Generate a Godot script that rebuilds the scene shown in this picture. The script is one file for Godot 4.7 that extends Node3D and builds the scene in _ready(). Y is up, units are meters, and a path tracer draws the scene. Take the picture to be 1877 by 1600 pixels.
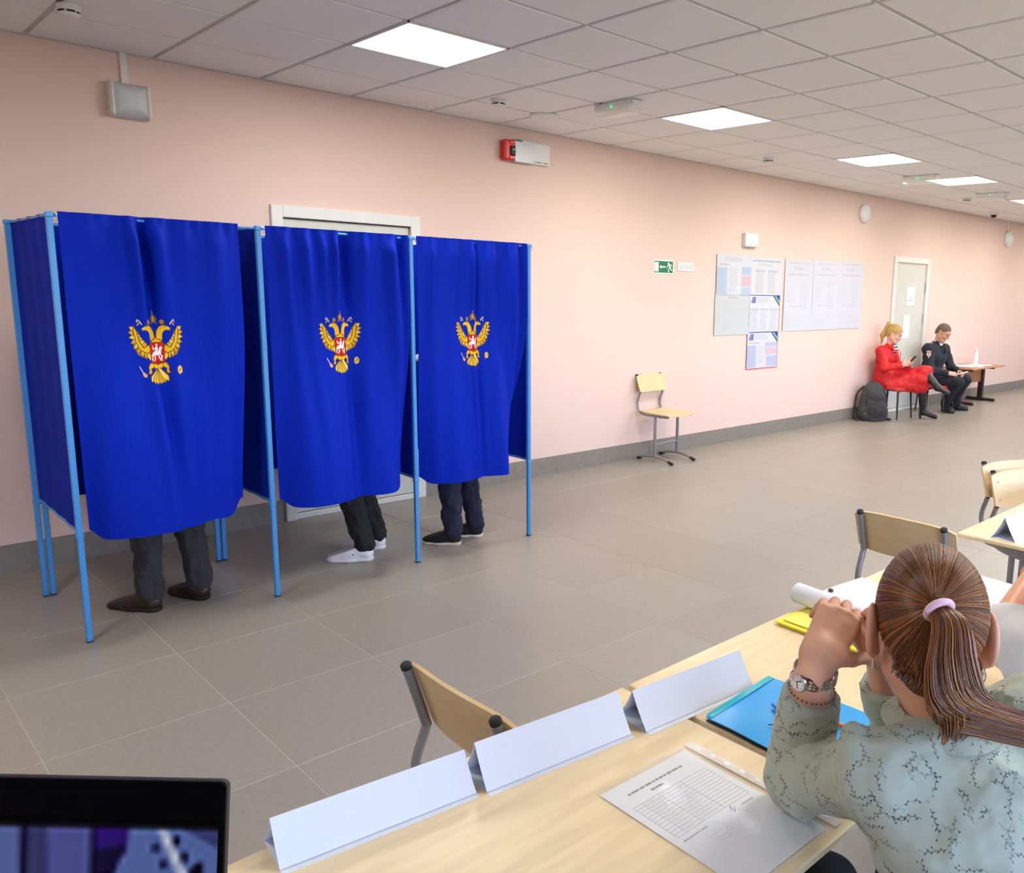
extends Node3D
# A polling station in a school hall: three voting booths along a pink wall, a row of tables in front.
# x runs along the long wall, z = 0 is where the photographer stands, the wall is at z = WALL, y is up.

const WALL := -5.534
const CEIL := 2.843
const TABLE := 0.75
const LEFT := -2.6
const RIGHT := 17.4
const FRONT := 2.7

var used := {}
var boxes := {}
var noises := {}
var M := {}
var rng := RandomNumberGenerator.new()


func _ready() -> void:
	rng.seed = 7
	camera_and_light()
	materials()
	room()
	ceiling_fittings()
	doors()
	wall_fittings()
	posters()
	booths()
	tables_and_chairs()
	table_things()
	far_corner()
	people()


func camera_and_light() -> void:
	var yaw := deg_to_rad(45.82)
	var pitch := deg_to_rad(-9.89)
	var roll := deg_to_rad(1.24)
	var fwd := Vector3(sin(yaw) * cos(pitch), sin(pitch), -cos(yaw) * cos(pitch))
	var right0 := Vector3(cos(yaw), 0, sin(yaw))
	var up0 := right0.cross(fwd)
	var right := right0 * cos(roll) + up0 * sin(roll)
	var up := -right0 * sin(roll) + up0 * cos(roll)
	var cam := Camera3D.new()
	cam.name = "camera"
	cam.near = 0.05
	cam.far = 120.0
	cam.projection = Camera3D.PROJECTION_FRUSTUM
	cam.size = 0.05 * 1600.0 / 1530.0
	cam.frustum_offset = Vector2(-230.3, -1.8) / 1530.0 * 0.05
	add_child(cam)
	cam.transform = Transform3D(Basis(right, up, -fwd), Vector3(0, 1.603, 0))
	cam.current = true

	var sky_m := ProceduralSkyMaterial.new()
	sky_m.sky_top_color = Color(0.62, 0.76, 1.0)
	sky_m.sky_horizon_color = Color(0.86, 0.92, 1.0)
	sky_m.ground_horizon_color = Color(0.62, 0.64, 0.62)
	sky_m.ground_bottom_color = Color(0.42, 0.43, 0.40)
	sky_m.sky_energy_multiplier = SKY_ENERGY
	sky_m.ground_energy_multiplier = SKY_ENERGY
	var sky := Sky.new()
	sky.sky_material = sky_m
	var e := Environment.new()
	e.background_mode = Environment.BG_SKY
	e.sky = sky
	e.tonemap_mode = Environment.TONE_MAPPER_LINEAR
	e.tonemap_exposure = EXPOSURE
	e.sdfgi_enabled = true
	e.ssao_enabled = true
	e.ssil_enabled = true
	var we := WorldEnvironment.new()
	we.name = "world_environment"
	we.environment = e
	add_child(we)


const SKY_ENERGY := 3.1
const EXPOSURE := 1.19
const PANEL_ENERGY := 3.0
const PANEL_COLOR := Color(1.0, 0.985, 0.955)

# ---------------------------------------------------------------- helpers


func numbered(called: String) -> String:
	var n: int = used.get(called, 0)
	used[called] = n + 1
	return called if n == 0 else "%s_%03d" % [called, n]


func thing(called: String, label: String, category: String, at := Vector3.ZERO, turn := 0.0, group := "") -> Node3D:
	var o := Node3D.new()
	o.name = numbered(called)
	add_child(o)
	o.position = at
	o.rotation.y = turn
	tag(o, label, category, group)
	return o


func tag(o: Node, label: String, category: String, group := "") -> void:
	o.set_meta("label", label)
	o.set_meta("category", category)
	if group:
		o.set_meta("group", group)


func setting(called: String) -> Node3D:
	var o := Node3D.new()
	o.name = called
	add_child(o)
	o.set_meta("kind", "structure")
	return o


func obj(called: String, what, m: Material, parent: Node = self, at := Vector3.ZERO, label := "") -> MeshInstance3D:
	var o := MeshInstance3D.new()
	o.name = numbered(called) if parent == self else called
	if what is SurfaceTool:
		what.generate_normals()
		o.mesh = what.commit()
	else:
		o.mesh = what
	o.material_override = m
	parent.add_child(o, true)
	o.position = at
	if label:
		o.set_meta("label", label)
	return o


func begin(smooth := false) -> SurfaceTool:
	var st := SurfaceTool.new()
	st.begin(Mesh.PRIMITIVE_TRIANGLES)
	st.set_smooth_group(0 if smooth else -1)
	return st


func tri(st: SurfaceTool, a: Vector3, b: Vector3, c: Vector3, out: Vector3) -> void:
	st.add_vertex(a)
	if (c - a).cross(b - a).dot(out) >= 0.0:
		st.add_vertex(b)
		st.add_vertex(c)
	else:
		st.add_vertex(c)
		st.add_vertex(b)


func quad(st: SurfaceTool, a: Vector3, b: Vector3, c: Vector3, d: Vector3, out: Vector3) -> void:
	tri(st, a, b, c, out)
	tri(st, a, c, d, out)


func add_box(st: SurfaceTool, s: Vector3, bevel: float, t: Transform3D) -> void:
	# a box with its twelve edges cut off
	var h := s / 2.0
	var b := minf(bevel, minf(h.x, minf(h.y, h.z)) * 0.9)
	var p := {}
	for sx in [-1.0, 1.0]:
		for sy in [-1.0, 1.0]:
			for sz in [-1.0, 1.0]:
				var c := Vector3(sx, sy, sz)
				p[c] = [t * Vector3(sx * h.x, sy * (h.y - b), sz * (h.z - b)), t * Vector3(sx * (h.x - b), sy * h.y, sz * (h.z - b)), t * Vector3(sx * (h.x - b), sy * (h.y - b), sz * h.z)]
	for ax in 3:
		for s1 in [-1.0, 1.0]:
			var n := Vector3.ZERO
			n[ax] = s1
			var u := (ax + 1) % 3
			var w := (ax + 2) % 3
			var q := []
			for k in [[-1.0, -1.0], [1.0, -1.0], [1.0, 1.0], [-1.0, 1.0]]:
				var c := n
				c[u] = k[0]
				c[w] = k[1]
				q.append(p[c][ax])
			quad(st, q[0], q[1], q[2], q[3], t.basis * n)
			if b > 0.0:
				for s2 in [-1.0, 1.0]:
					# the edge between this face and the face u = s2
					var c1 := n
					c1[u] = s2
					c1[w] = -1.0
					var c2 := c1
					c2[w] = 1.0
					var o := n
					o[u] = s2
					quad(st, p[c1][ax], p[c2][ax], p[c2][u], p[c1][u], t.basis * o)
	if b > 0.0:
		for c in p:
			tri(st, p[c][0], p[c][1], p[c][2], t.basis * c)


func box_mesh(s: Vector3, bevel := 0.0) -> Mesh:
	var key := [s, bevel]
	if not boxes.has(key):
		var st := begin()
		add_box(st, s, bevel, Transform3D.IDENTITY)
		st.generate_normals()
		boxes[key] = st.commit()
	return boxes[key]


func box(called: String, lo: Vector3, hi: Vector3, m: Material, parent: Node, bevel := 0.002, label := "") -> MeshInstance3D:
	return obj(called, box_mesh((hi - lo).abs(), bevel), m, parent, (lo + hi) / 2.0, label)


func add_tube(st: SurfaceTool, pts: Array, radius, sides := 10, caps := true, squash := 1.0) -> void:
	var n := pts.size()
	var rings := []
	var up := Vector3.UP
	for i in n:
		var dir: Vector3 = (pts[mini(i + 1, n - 1)] - pts[maxi(i - 1, 0)]).normalized()
		if i == 0:
			up = Vector3.UP if absf(dir.y) < 0.9 else Vector3.RIGHT
		var side := dir.cross(up).normalized()
		up = side.cross(dir).normalized()
		var r: float = radius[i] if radius is Array else radius
		var ring := []
		for k in sides:
			var a := TAU * k / sides
			ring.append(pts[i] + (side * cos(a) + up * sin(a) * squash) * r)
		rings.append(ring)
	for i in n - 1:
		for k in sides:
			var l := (k + 1) % sides
			var mid: Vector3 = (rings[i][k] + rings[i][l] + rings[i + 1][k] + rings[i + 1][l]) / 4.0
			var core: Vector3 = (pts[i] + pts[i + 1]) / 2.0
			quad(st, rings[i][k], rings[i][l], rings[i + 1][l], rings[i + 1][k], mid - core)
	if caps:
		st.set_smooth_group(-1)
		for e in [0, n - 1]:
			var out: Vector3 = pts[e] - pts[1 if e == 0 else n - 2]
			for k in range(1, sides - 1):
				tri(st, rings[e][0], rings[e][k], rings[e][k + 1], out)
		st.set_smooth_group(0)


func tube(called: String, pts: Array, radius, m: Material, parent: Node, sides := 10, label := "") -> MeshInstance3D:
	var st := begin(true)
	add_tube(st, pts, radius, sides)
	return obj(called, st, m, parent, Vector3.ZERO, label)


func add_lathe(st: SurfaceTool, prof: Array, segs: int, t: Transform3D) -> void:
	# prof: Vector2(radius, height) from one end to the other, turned round y
	for i in prof.size() - 1:
		var p: Vector2 = prof[i]
		var q: Vector2 = prof[i + 1]
		var nrm := Vector2(q.y - p.y, -(q.x - p.x))
		for k in segs:
			var a := TAU * k / segs
			var b := TAU * (k + 1) / segs
			var ca := Vector3(cos(a), 0, sin(a))
			var cb := Vector3(cos(b), 0, sin(b))
			var out := (ca + cb) * nrm.x + Vector3(0, nrm.y * 2.0, 0)
			var p0 := t * (ca * p.x + Vector3(0, p.y, 0))
			var p1 := t * (cb * p.x + Vector3(0, p.y, 0))
			var q1 := t * (cb * q.x + Vector3(0, q.y, 0))
			var q0 := t * (ca * q.x + Vector3(0, q.y, 0))
			out = t.basis * out
			if p.x > 1e-6:
				tri(st, p0, p1, q1, out)
			if q.x > 1e-6:
				tri(st, p0, q1, q0, out)


func lathe(called: String, prof: Array, m: Material, parent: Node, t := Transform3D.IDENTITY, segs := 24, label := "") -> MeshInstance3D:
	var st := begin(true)
	add_lathe(st, prof, segs, t)
	return obj(called, st, m, parent, Vector3.ZERO, label)


func add_prism(st: SurfaceTool, poly: PackedVector2Array, depth: float, t: Transform3D) -> void:
	# a flat outline in x, y pulled out to both sides along z
	var idx := Geometry2D.triangulate_polygon(poly)
	var h := depth / 2.0
	for s in [-1.0, 1.0]:
		for i in range(0, idx.size(), 3):
			var q := []
			for k in 3:
				var v := poly[idx[i + k]]
				q.append(t * Vector3(v.x, v.y, s * h))
			tri(st, q[0], q[1], q[2], t.basis * Vector3(0, 0, s))
	var area := 0.0
	for i in poly.size():
		area += poly[i].cross(poly[(i + 1) % poly.size()])
	for i in poly.size():
		var a := poly[i]
		var b := poly[(i + 1) % poly.size()]
		var n := Vector2(b.y - a.y, a.x - b.x) * signf(area)
		quad(st, t * Vector3(a.x, a.y, -h), t * Vector3(b.x, b.y, -h), t * Vector3(b.x, b.y, h), t * Vector3(a.x, a.y, h), t.basis * Vector3(n.x, n.y, 0))


func rounded(w: float, h: float, r: float, n := 5) -> PackedVector2Array:
	var p := PackedVector2Array()
	for c in [[1, 1, 0], [-1, 1, 1], [-1, -1, 2], [1, -1, 3]]:
		for k in n + 1:
			var a: float = (c[2] + float(k) / n) * PI / 2.0
			p.append(Vector2(c[0] * (w / 2 - r), c[1] * (h / 2 - r)) + Vector2(cos(a), sin(a)) * r)
	return p


func sheet(nu: int, nv: int, f: Callable, thick: float) -> Mesh:
	# a bent sheet with two faces and a rim; f(u, v) gives the middle of the sheet; texture runs 0..1 across both faces
	var pos := PackedVector3Array()
	for j in nv + 1:
		for i in nu + 1:
			pos.append(f.call(float(i) / nu, float(j) / nv))
	var nor := PackedVector3Array()
	for j in nv + 1:
		for i in nu + 1:
			var du := pos[j * (nu + 1) + mini(i + 1, nu)] - pos[j * (nu + 1) + maxi(i - 1, 0)]
			var dv := pos[mini(j + 1, nv) * (nu + 1) + i] - pos[maxi(j - 1, 0) * (nu + 1) + i]
			nor.append(du.cross(dv).normalized())
	var v := PackedVector3Array()
	var n := PackedVector3Array()
	var uv := PackedVector2Array()
	var ix := PackedInt32Array()
	for s in [1.0, -1.0]:
		var base := v.size()
		for j in nv + 1:
			for i in nu + 1:
				var k := j * (nu + 1) + i
				v.append(pos[k] + nor[k] * s * thick / 2.0)
				n.append(nor[k] * s)
				uv.append(Vector2(float(i) / nu, float(j) / nv))
		for j in nv:
			for i in nu:
				var a := base + j * (nu + 1) + i
				var q := [a, a + 1, a + nu + 2, a + nu + 1]
				if s > 0:
					ix.append_array([q[0], q[2], q[1], q[0], q[3], q[2]])
				else:
					ix.append_array([q[0], q[1], q[2], q[0], q[2], q[3]])
	var half := (nu + 1) * (nv + 1)
	var rim := []
	for i in nu:
		rim.append([i, i + 1])
		rim.append([nv * (nu + 1) + i + 1, nv * (nu + 1) + i])
	for j in nv:
		rim.append([(j + 1) * (nu + 1), j * (nu + 1)])
		rim.append([j * (nu + 1) + nu, (j + 1) * (nu + 1) + nu])
	var mid := pos[half / 2]
	for e in rim:
		var b := v.size()
		var out: Vector3 = (pos[e[1]] - pos[e[0]]).cross(nor[e[0]]).normalized()
		for k in [e[0], e[1], e[1] + half, e[0] + half]:
			v.append(v[k])
			n.append(out)
			uv.append(uv[k])
		ix.append_array([b, b + 1, b + 2, b, b + 2, b + 3])
	var arr := []
	arr.resize(Mesh.ARRAY_MAX)
	arr[Mesh.ARRAY_VERTEX] = v
	arr[Mesh.ARRAY_NORMAL] = n
	arr[Mesh.ARRAY_TEX_UV] = uv
	arr[Mesh.ARRAY_INDEX] = ix
	var me := ArrayMesh.new()
	me.add_surface_from_arrays(Mesh.PRIMITIVE_TRIANGLES, arr)
	return me


func curve(ctrl: Array, n := 24) -> Array:
	# a smooth line through the given points
	var out := []
	var m := ctrl.size() - 1
	for k in n + 1:
		var f := float(k) / n * m
		var i := mini(int(f), m - 1)
		var t := f - i
		var p0 = ctrl[maxi(i - 1, 0)]
		var p1 = ctrl[i]
		var p2 = ctrl[i + 1]
		var p3 = ctrl[mini(i + 2, m)]
		out.append(0.5 * (2.0 * p1 + (p2 - p0) * t + (2.0 * p0 - 5.0 * p1 + 4.0 * p2 - p3) * t * t + (3.0 * p1 - 3.0 * p2 + p3 - p0) * t * t * t))
	return out


# ---------------------------------------------------------------- materials and print


func mat(color: Color, rough := 0.6, metal := 0.0) -> StandardMaterial3D:
	var m := StandardMaterial3D.new()
	m.albedo_color = color
	m.roughness = rough
	m.metallic = metal
	return m


func rgb8(r: int, g: int, b: int) -> Color:
	return Color(r / 255.0, g / 255.0, b / 255.0)


func noise_tex(freq: float, lo: Color, hi: Color, octaves := 4, seed_ := 1, size := 512) -> NoiseTexture2D:
	var key := [freq, lo, hi, octaves, seed_, size]
	if noises.has(key):
		return noises[key]
	var n := FastNoiseLite.new()
	n.noise_type = FastNoiseLite.TYPE_SIMPLEX_SMOOTH
	n.frequency = freq
	n.fractal_octaves = octaves
	n.seed = seed_
	var g := Gradient.new()
	g.set_color(0, lo)
	g.set_color(1, hi)
	var t := NoiseTexture2D.new()
	t.width = size
	t.height = size
	t.seamless = true
	t.noise = n
	t.color_ramp = g
	noises[key] = t
	return t


func grained(m: StandardMaterial3D, freq: float, depth: float, scale: Vector3, octaves := 4, seed_ := 1, world := true) -> StandardMaterial3D:
	# mottled colour of the stuff itself, repeated over the surface
	var k := 1.0 - depth
	m.albedo_texture = noise_tex(freq, Color(k, k, k), Color(1, 1, 1), octaves, seed_)
	m.uv1_triplanar = true
	m.uv1_world_triplanar = world
	m.uv1_scale = scale
	return m


func relief(m: StandardMaterial3D, freq: float, cm: float, scale: Vector3, octaves := 3, seed_ := 5, world := true) -> StandardMaterial3D:
	m.heightmap_enabled = true
	m.heightmap_texture = noise_tex(freq, Color.BLACK, Color.WHITE, octaves, seed_)
	m.heightmap_scale = cm
	m.uv1_triplanar = true
	m.uv1_world_triplanar = world
	m.uv1_scale = scale
	return m


func printed(img: Image, rough := 0.7) -> StandardMaterial3D:
	var m := mat(Color.WHITE, rough)
	m.albedo_texture = ImageTexture.create_from_image(img)
	m.texture_repeat = false
	return m


func fill_poly(img: Image, pts: Array, c: Color) -> void:
	var ylo := 1e9
	var yhi := -1e9
	for p in pts:
		ylo = minf(ylo, p.y)
		yhi = maxf(yhi, p.y)
	var n := pts.size()
	for y in range(maxi(0, int(floor(ylo))), mini(img.get_height() - 1, int(ceil(yhi))) + 1):
		var yc := y + 0.5
		var xs := []
		for i in n:
			var a: Vector2 = pts[i]
			var b: Vector2 = pts[(i + 1) % n]
			if (a.y <= yc) != (b.y <= yc):
				xs.append(a.x + (yc - a.y) / (b.y - a.y) * (b.x - a.x))
		xs.sort()
		for k in range(0, xs.size() - 1, 2):
			var x0 := maxi(0, int(round(xs[k])))
			var x1 := mini(img.get_width(), int(round(xs[k + 1])))
			if x1 > x0:
				img.fill_rect(Rect2i(x0, y, x1 - x0, 1), c)


func stroke(img: Image, pts: Array, w: float, c: Color) -> void:
	for i in pts.size() - 1:
		var a: Vector2 = pts[i]
		var b: Vector2 = pts[i + 1]
		var s := (b - a).orthogonal().normalized() * w / 2.0
		var e := (b - a).normalized() * w * 0.3
		fill_poly(img, [a + s - e, b + s + e, b - s + e, a - s - e], c)


func oval(c: Vector2, rx: float, ry: float, n := 20) -> Array:
	var p := []
	for k in n:
		p.append(c + Vector2(cos(TAU * k / n) * rx, sin(TAU * k / n) * ry))
	return p


func blank(w: int, h: int, c: Color) -> Image:
	var img := Image.create(w, h, false, Image.FORMAT_RGBA8)
	img.fill(c)
	return img


func lines_of_print(img: Image, r: Rect2, rows: int, c: Color, height := 0.45, ragged := 0.3) -> void:
	# rows of words too small to read
	var dy := r.size.y / rows
	for i in rows:
		var x := r.position.x
		var stop := r.end.x - r.size.x * rng.randf() * ragged
		while x < stop:
			var w := minf(r.size.x * rng.randf_range(0.03, 0.12) + 2.0, stop - x)
			img.fill_rect(Rect2i(int(x), int(r.position.y + i * dy), maxi(1, int(w)), maxi(1, int(dy * height))), c)
			x += w + maxf(1.5, r.size.x * 0.015)


func materials() -> void:
	M.wall = grained(mat(rgb8(231, 203, 189), 0.85), 0.2, 0.04, Vector3(2.4, 2.4, 2.4), 3, 3)
	M.plinth = grained(mat(rgb8(140, 132, 121), 0.5), 0.02, 0.1, Vector3(1.5, 1.5, 1.5), 4, 9)
	M.tiles = []
	for k in 4:
		var c: Color = [rgb8(156, 149, 138), rgb8(154, 147, 136), rgb8(157, 151, 140), rgb8(155, 148, 137)][k]
		M.tiles.append(grained(mat(c, 0.34), 0.05, 0.06, Vector3(1.3, 1.3, 1.3), 6, 11))
	M.grout = mat(rgb8(176, 169, 156), 0.8)
	M.ceil_tile = grained(mat(rgb8(248, 246, 243), 0.95), 0.16, 0.08, Vector3(2.4, 2.4, 2.4), 4, 21)
	M.ceil_bar = mat(rgb8(196, 190, 184), 0.6)
	M.white = mat(rgb8(226, 226, 222), 0.5)
	M.gloss_white = mat(rgb8(226, 226, 224), 0.3)
	M.black = mat(rgb8(18, 18, 20), 0.5)
	M.grey_metal = mat(rgb8(150, 152, 154), 0.38, 0.55)
	M.steel = mat(rgb8(205, 206, 208), 0.22, 1.0)
	M.door = grained(mat(rgb8(210, 208, 197), 0.5), 0.02, 0.03, Vector3(1, 1, 1), 3, 4)
	M.casing = mat(rgb8(222, 221, 214), 0.45)
	M.wood = wood(rgb8(245, 221, 176), Vector3(0.55, 5.0, 5.0), 31)
	M.wood_z = wood(rgb8(245, 221, 176), Vector3(5.0, 5.0, 0.55), 32)
	M.ply = wood(rgb8(236, 206, 154), Vector3(1.0, 6.0, 6.0), 33, false)
	M.paper = mat(rgb8(231, 235, 244), 0.8)
	M.paper.backlight_enabled = true
	M.paper.backlight = Color(0.35, 0.35, 0.38)
	M.frame_blue = grained(mat(rgb8(74, 156, 228), 0.35), 0.05, 0.12, Vector3(4, 4, 4), 3, 41)
	M.cloth_blue = mat(rgb8(4, 37, 168), 0.75)
	M.cloth_blue.metallic_specular = 0.22
	M.rubber = mat(rgb8(34, 34, 36), 0.7)
	M.glass = mat(Color(0.9, 0.97, 1.0, 0.06), 0.02)
	M.glass.transparency = BaseMaterial3D.TRANSPARENCY_ALPHA


func wood(c: Color, scale: Vector3, seed_: int, world := true) -> StandardMaterial3D:
	var m := grained(mat(c, 0.38), 0.012, 0.09, scale, 5, seed_, world)
	return m

# ---------------------------------------------------------------- the room


func wall_pieces(called: String, parts: Array, m: Material) -> void:
	# one wall made of blocks, so that door and window openings stay open
	var st := begin()
	for p in parts:
		add_box(st, (p[1] - p[0]).abs(), 0.0, Transform3D(Basis.IDENTITY, (p[0] + p[1]) / 2.0))
	var o := obj(called, st, m)
	o.set_meta("kind", "structure")


func room() -> void:
	var back := WALL - 0.2
	var d1 := [2.345, 3.285, 2.02]
	var d2 := [10.62, 11.5, 2.03]
	wall_pieces("wall_back", [
		[Vector3(LEFT, 0, back), Vector3(d1[0], CEIL, WALL)], [Vector3(d1[0], d1[2], back), Vector3(d1[1], CEIL, WALL)],
		[Vector3(d1[1], 0, back), Vector3(d2[0], CEIL, WALL)], [Vector3(d2[0], d2[2], back), Vector3(d2[1], CEIL, WALL)],
		[Vector3(d2[1], 0, back), Vector3(RIGHT, CEIL, WALL)],
	], M.wall)
	wall_pieces("wall_left", [[Vector3(LEFT - 0.2, 0, back), Vector3(LEFT, CEIL, FRONT + 0.3)]], M.wall)
	wall_pieces("wall_right", [[Vector3(RIGHT, 0, back), Vector3(RIGHT + 0.2, CEIL, FRONT + 0.3)]], M.wall)
	# the wall with the windows, behind the photographer
	var wx := []
	for k in WINDOWS.size():
		wx.append([WINDOWS[k], WINDOWS[k] + 2.0])
	var sill := 0.85
	var head := 2.5
	var parts := [[Vector3(LEFT, 0, FRONT), Vector3(RIGHT, sill, FRONT + 0.3)], [Vector3(LEFT, head, FRONT), Vector3(RIGHT, CEIL, FRONT + 0.3)]]
	var x := LEFT
	for w in wx:
		parts.append([Vector3(x, sill, FRONT), Vector3(w[0], head, FRONT + 0.3)])
		x = w[1]
	parts.append([Vector3(x, sill, FRONT), Vector3(RIGHT, head, FRONT + 0.3)])
	wall_pieces("wall_front", parts, M.wall)
	for k in wx.size():
		var o := setting("window_%d" % (k + 1))
		var a: float = wx[k][0]
		var b: float = wx[k][1]
		var st := begin()
		for bar in [[a, a + 0.06, sill, head], [b - 0.06, b, sill, head], [a, b, sill, sill + 0.06], [a, b, head - 0.06, head], [(a + b) / 2 - 0.04, (a + b) / 2 + 0.04, sill, head]]:
			add_box(st, Vector3(bar[1] - bar[0], bar[3] - bar[2], 0.06), 0.003, Transform3D(Basis.IDENTITY, Vector3((bar[0] + bar[1]) / 2, (bar[2] + bar[3]) / 2, FRONT + 0.2)))
		obj("window_frame", st, M.gloss_white, o)
		for s in 2:
			var px := a + 0.06 if s == 0 else (a + b) / 2 + 0.04
			var qx := (a + b) / 2 - 0.04 if s == 0 else b - 0.06
			box("pane", Vector3(px, sill + 0.06, FRONT + 0.198), Vector3(qx, head - 0.06, FRONT + 0.202), M.glass, o, 0.0)
		box("window_sill", Vector3(a - 0.06, sill - 0.03, FRONT - 0.12), Vector3(b + 0.06, sill + 0.004, FRONT + 0.17), M.gloss_white, o, 0.006)

	# floor: grout bed and 60 cm tiles
	var fl := setting("floor")
	box("grout_bed", Vector3(LEFT - 0.2, -0.15, back), Vector3(RIGHT + 0.2, -0.0012, FRONT + 0.3), M.grout, fl, 0.0)
	var zs := [WALL, -5.0]
	while zs[-1] < 0.3:
		zs.append(zs[-1] + 0.6)
	var rest := begin()
	var col := 0
	var x0 := 1.065 - 0.6 * 7
	while x0 < RIGHT:
		for j in 16:
			var za: float = WALL if j == 0 else -5.0 + 0.6 * (j - 1)
			var zb := -5.0 + 0.6 * j
			var xa := maxf(x0, LEFT)
			var xb := minf(x0 + 0.6, RIGHT)
			zb = minf(zb, FRONT)
			if xb - xa < 0.02 or zb - za < 0.02:
				continue
			var size := Vector3(xb - xa - 0.0035, 0.01, zb - za - 0.0035)
			var at := Vector3((xa + xb) / 2, -0.005, (za + zb) / 2)
			if x0 > -0.2 and x0 < 14.2 and j < 10:
				size = size.snapped(Vector3.ONE * 0.0005)
				obj("tile", box_mesh(size, 0.0012), M.tiles[(col * 7 + j * 3 + (col * j) % 5) % 4], fl, at)
			else:
				add_box(rest, size, 0.0012, Transform3D(Basis.IDENTITY, at))
		x0 += 0.6
		col += 1
	var r := obj("tile_rest", rest, M.tiles[0], fl)
	r.set_meta("kind", "stuff")
	# plinth of cut tile along the foot of the wall
	var bb := setting("baseboard_back")
	for seg in [[LEFT, 2.275], [3.358, 10.54], [11.6, RIGHT]]:
		var xs: float = seg[0]
		while xs < seg[1] - 0.01:
			var xe: float = minf(snappedf(xs + 0.6 - 0.465, 0.6) + 0.465, seg[1])
			if xe - xs < 0.02:
				xe = minf(xs + 0.6, seg[1])
			box("plinth_tile", Vector3(xs + 0.0006, 0.0, WALL), Vector3(xe - 0.0006, 0.152, WALL + 0.011), M.plinth, bb, 0.001)
			xs = xe

	# ceiling: mineral tiles with dropped faces on a grid of bars
	var ce := setting("ceiling")
	box("slab", Vector3(LEFT - 0.2, CEIL + 0.03, back), Vector3(RIGHT + 0.2, CEIL + 0.2, FRONT + 0.3), M.ceil_tile, ce, 0.0)
	var rest_c := begin()
	var tile := 0.574
	for i in range(-7, 28):
		var xa := 1.0624 + 0.6 * i
		for j in range(0, 14):
			var za: float = -4.987 + 0.6 * (j - 1)
			if is_panel(i, j):
				continue
			var lo := Vector3(maxf(xa + 0.013, LEFT), CEIL, maxf(za + 0.013, WALL))
			var hi := Vector3(minf(xa + 0.6 - 0.013, RIGHT), CEIL + 0.016, minf(za + 0.6 - 0.013, FRONT))
			if hi.x - lo.x < 0.03 or hi.z - lo.z < 0.03:
				continue
			var size := (hi - lo).snapped(Vector3.ONE * 0.0005)
			if i >= -1 and i < 25 and j < 8:
				obj("ceiling_tile", box_mesh(size, 0.005), M.ceil_tile, ce, (lo + hi) / 2)
			else:
				add_box(rest_c, size, 0.005, Transform3D(Basis.IDENTITY, (lo + hi) / 2))
	var rc := obj("ceiling_tile_rest", rest_c, M.ceil_tile, ce)
	rc.set_meta("kind", "stuff")
	for i in range(-6, 28):
		var xa := 1.0624 + 0.6 * i
		box("grid_bar", Vector3(xa - 0.012, CEIL + 0.009, WALL), Vector3(xa + 0.012, CEIL + 0.03, FRONT), M.ceil_bar, ce, 0.0)
	for j in range(1, 14):
		var za := -4.987 + 0.6 * (j - 1)
		box("grid_bar", Vector3(LEFT, CEIL + 0.0095, za - 0.012), Vector3(RIGHT, CEIL + 0.0295, za + 0.012), M.ceil_bar, ce, 0.0)
	# wall angle under the edge of the ceiling
	box("wall_angle", Vector3(LEFT, CEIL - 0.004, WALL), Vector3(RIGHT, CEIL + 0.009, WALL + 0.018), M.ceil_bar, ce, 0.0)


const WINDOWS := [-1.6, 1.4, 4.4, 7.4, 10.4, 13.4]
const PANELS := [2, 6, 10, 13, 17, 20, 24]
const NEAR := [2, 6, 10, 13, 17]


func is_panel(i: int, j: int) -> bool:
	return (i in PANELS and j == 2) or (i in NEAR and j == 8) or (i == -3 and j == 4)


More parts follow.
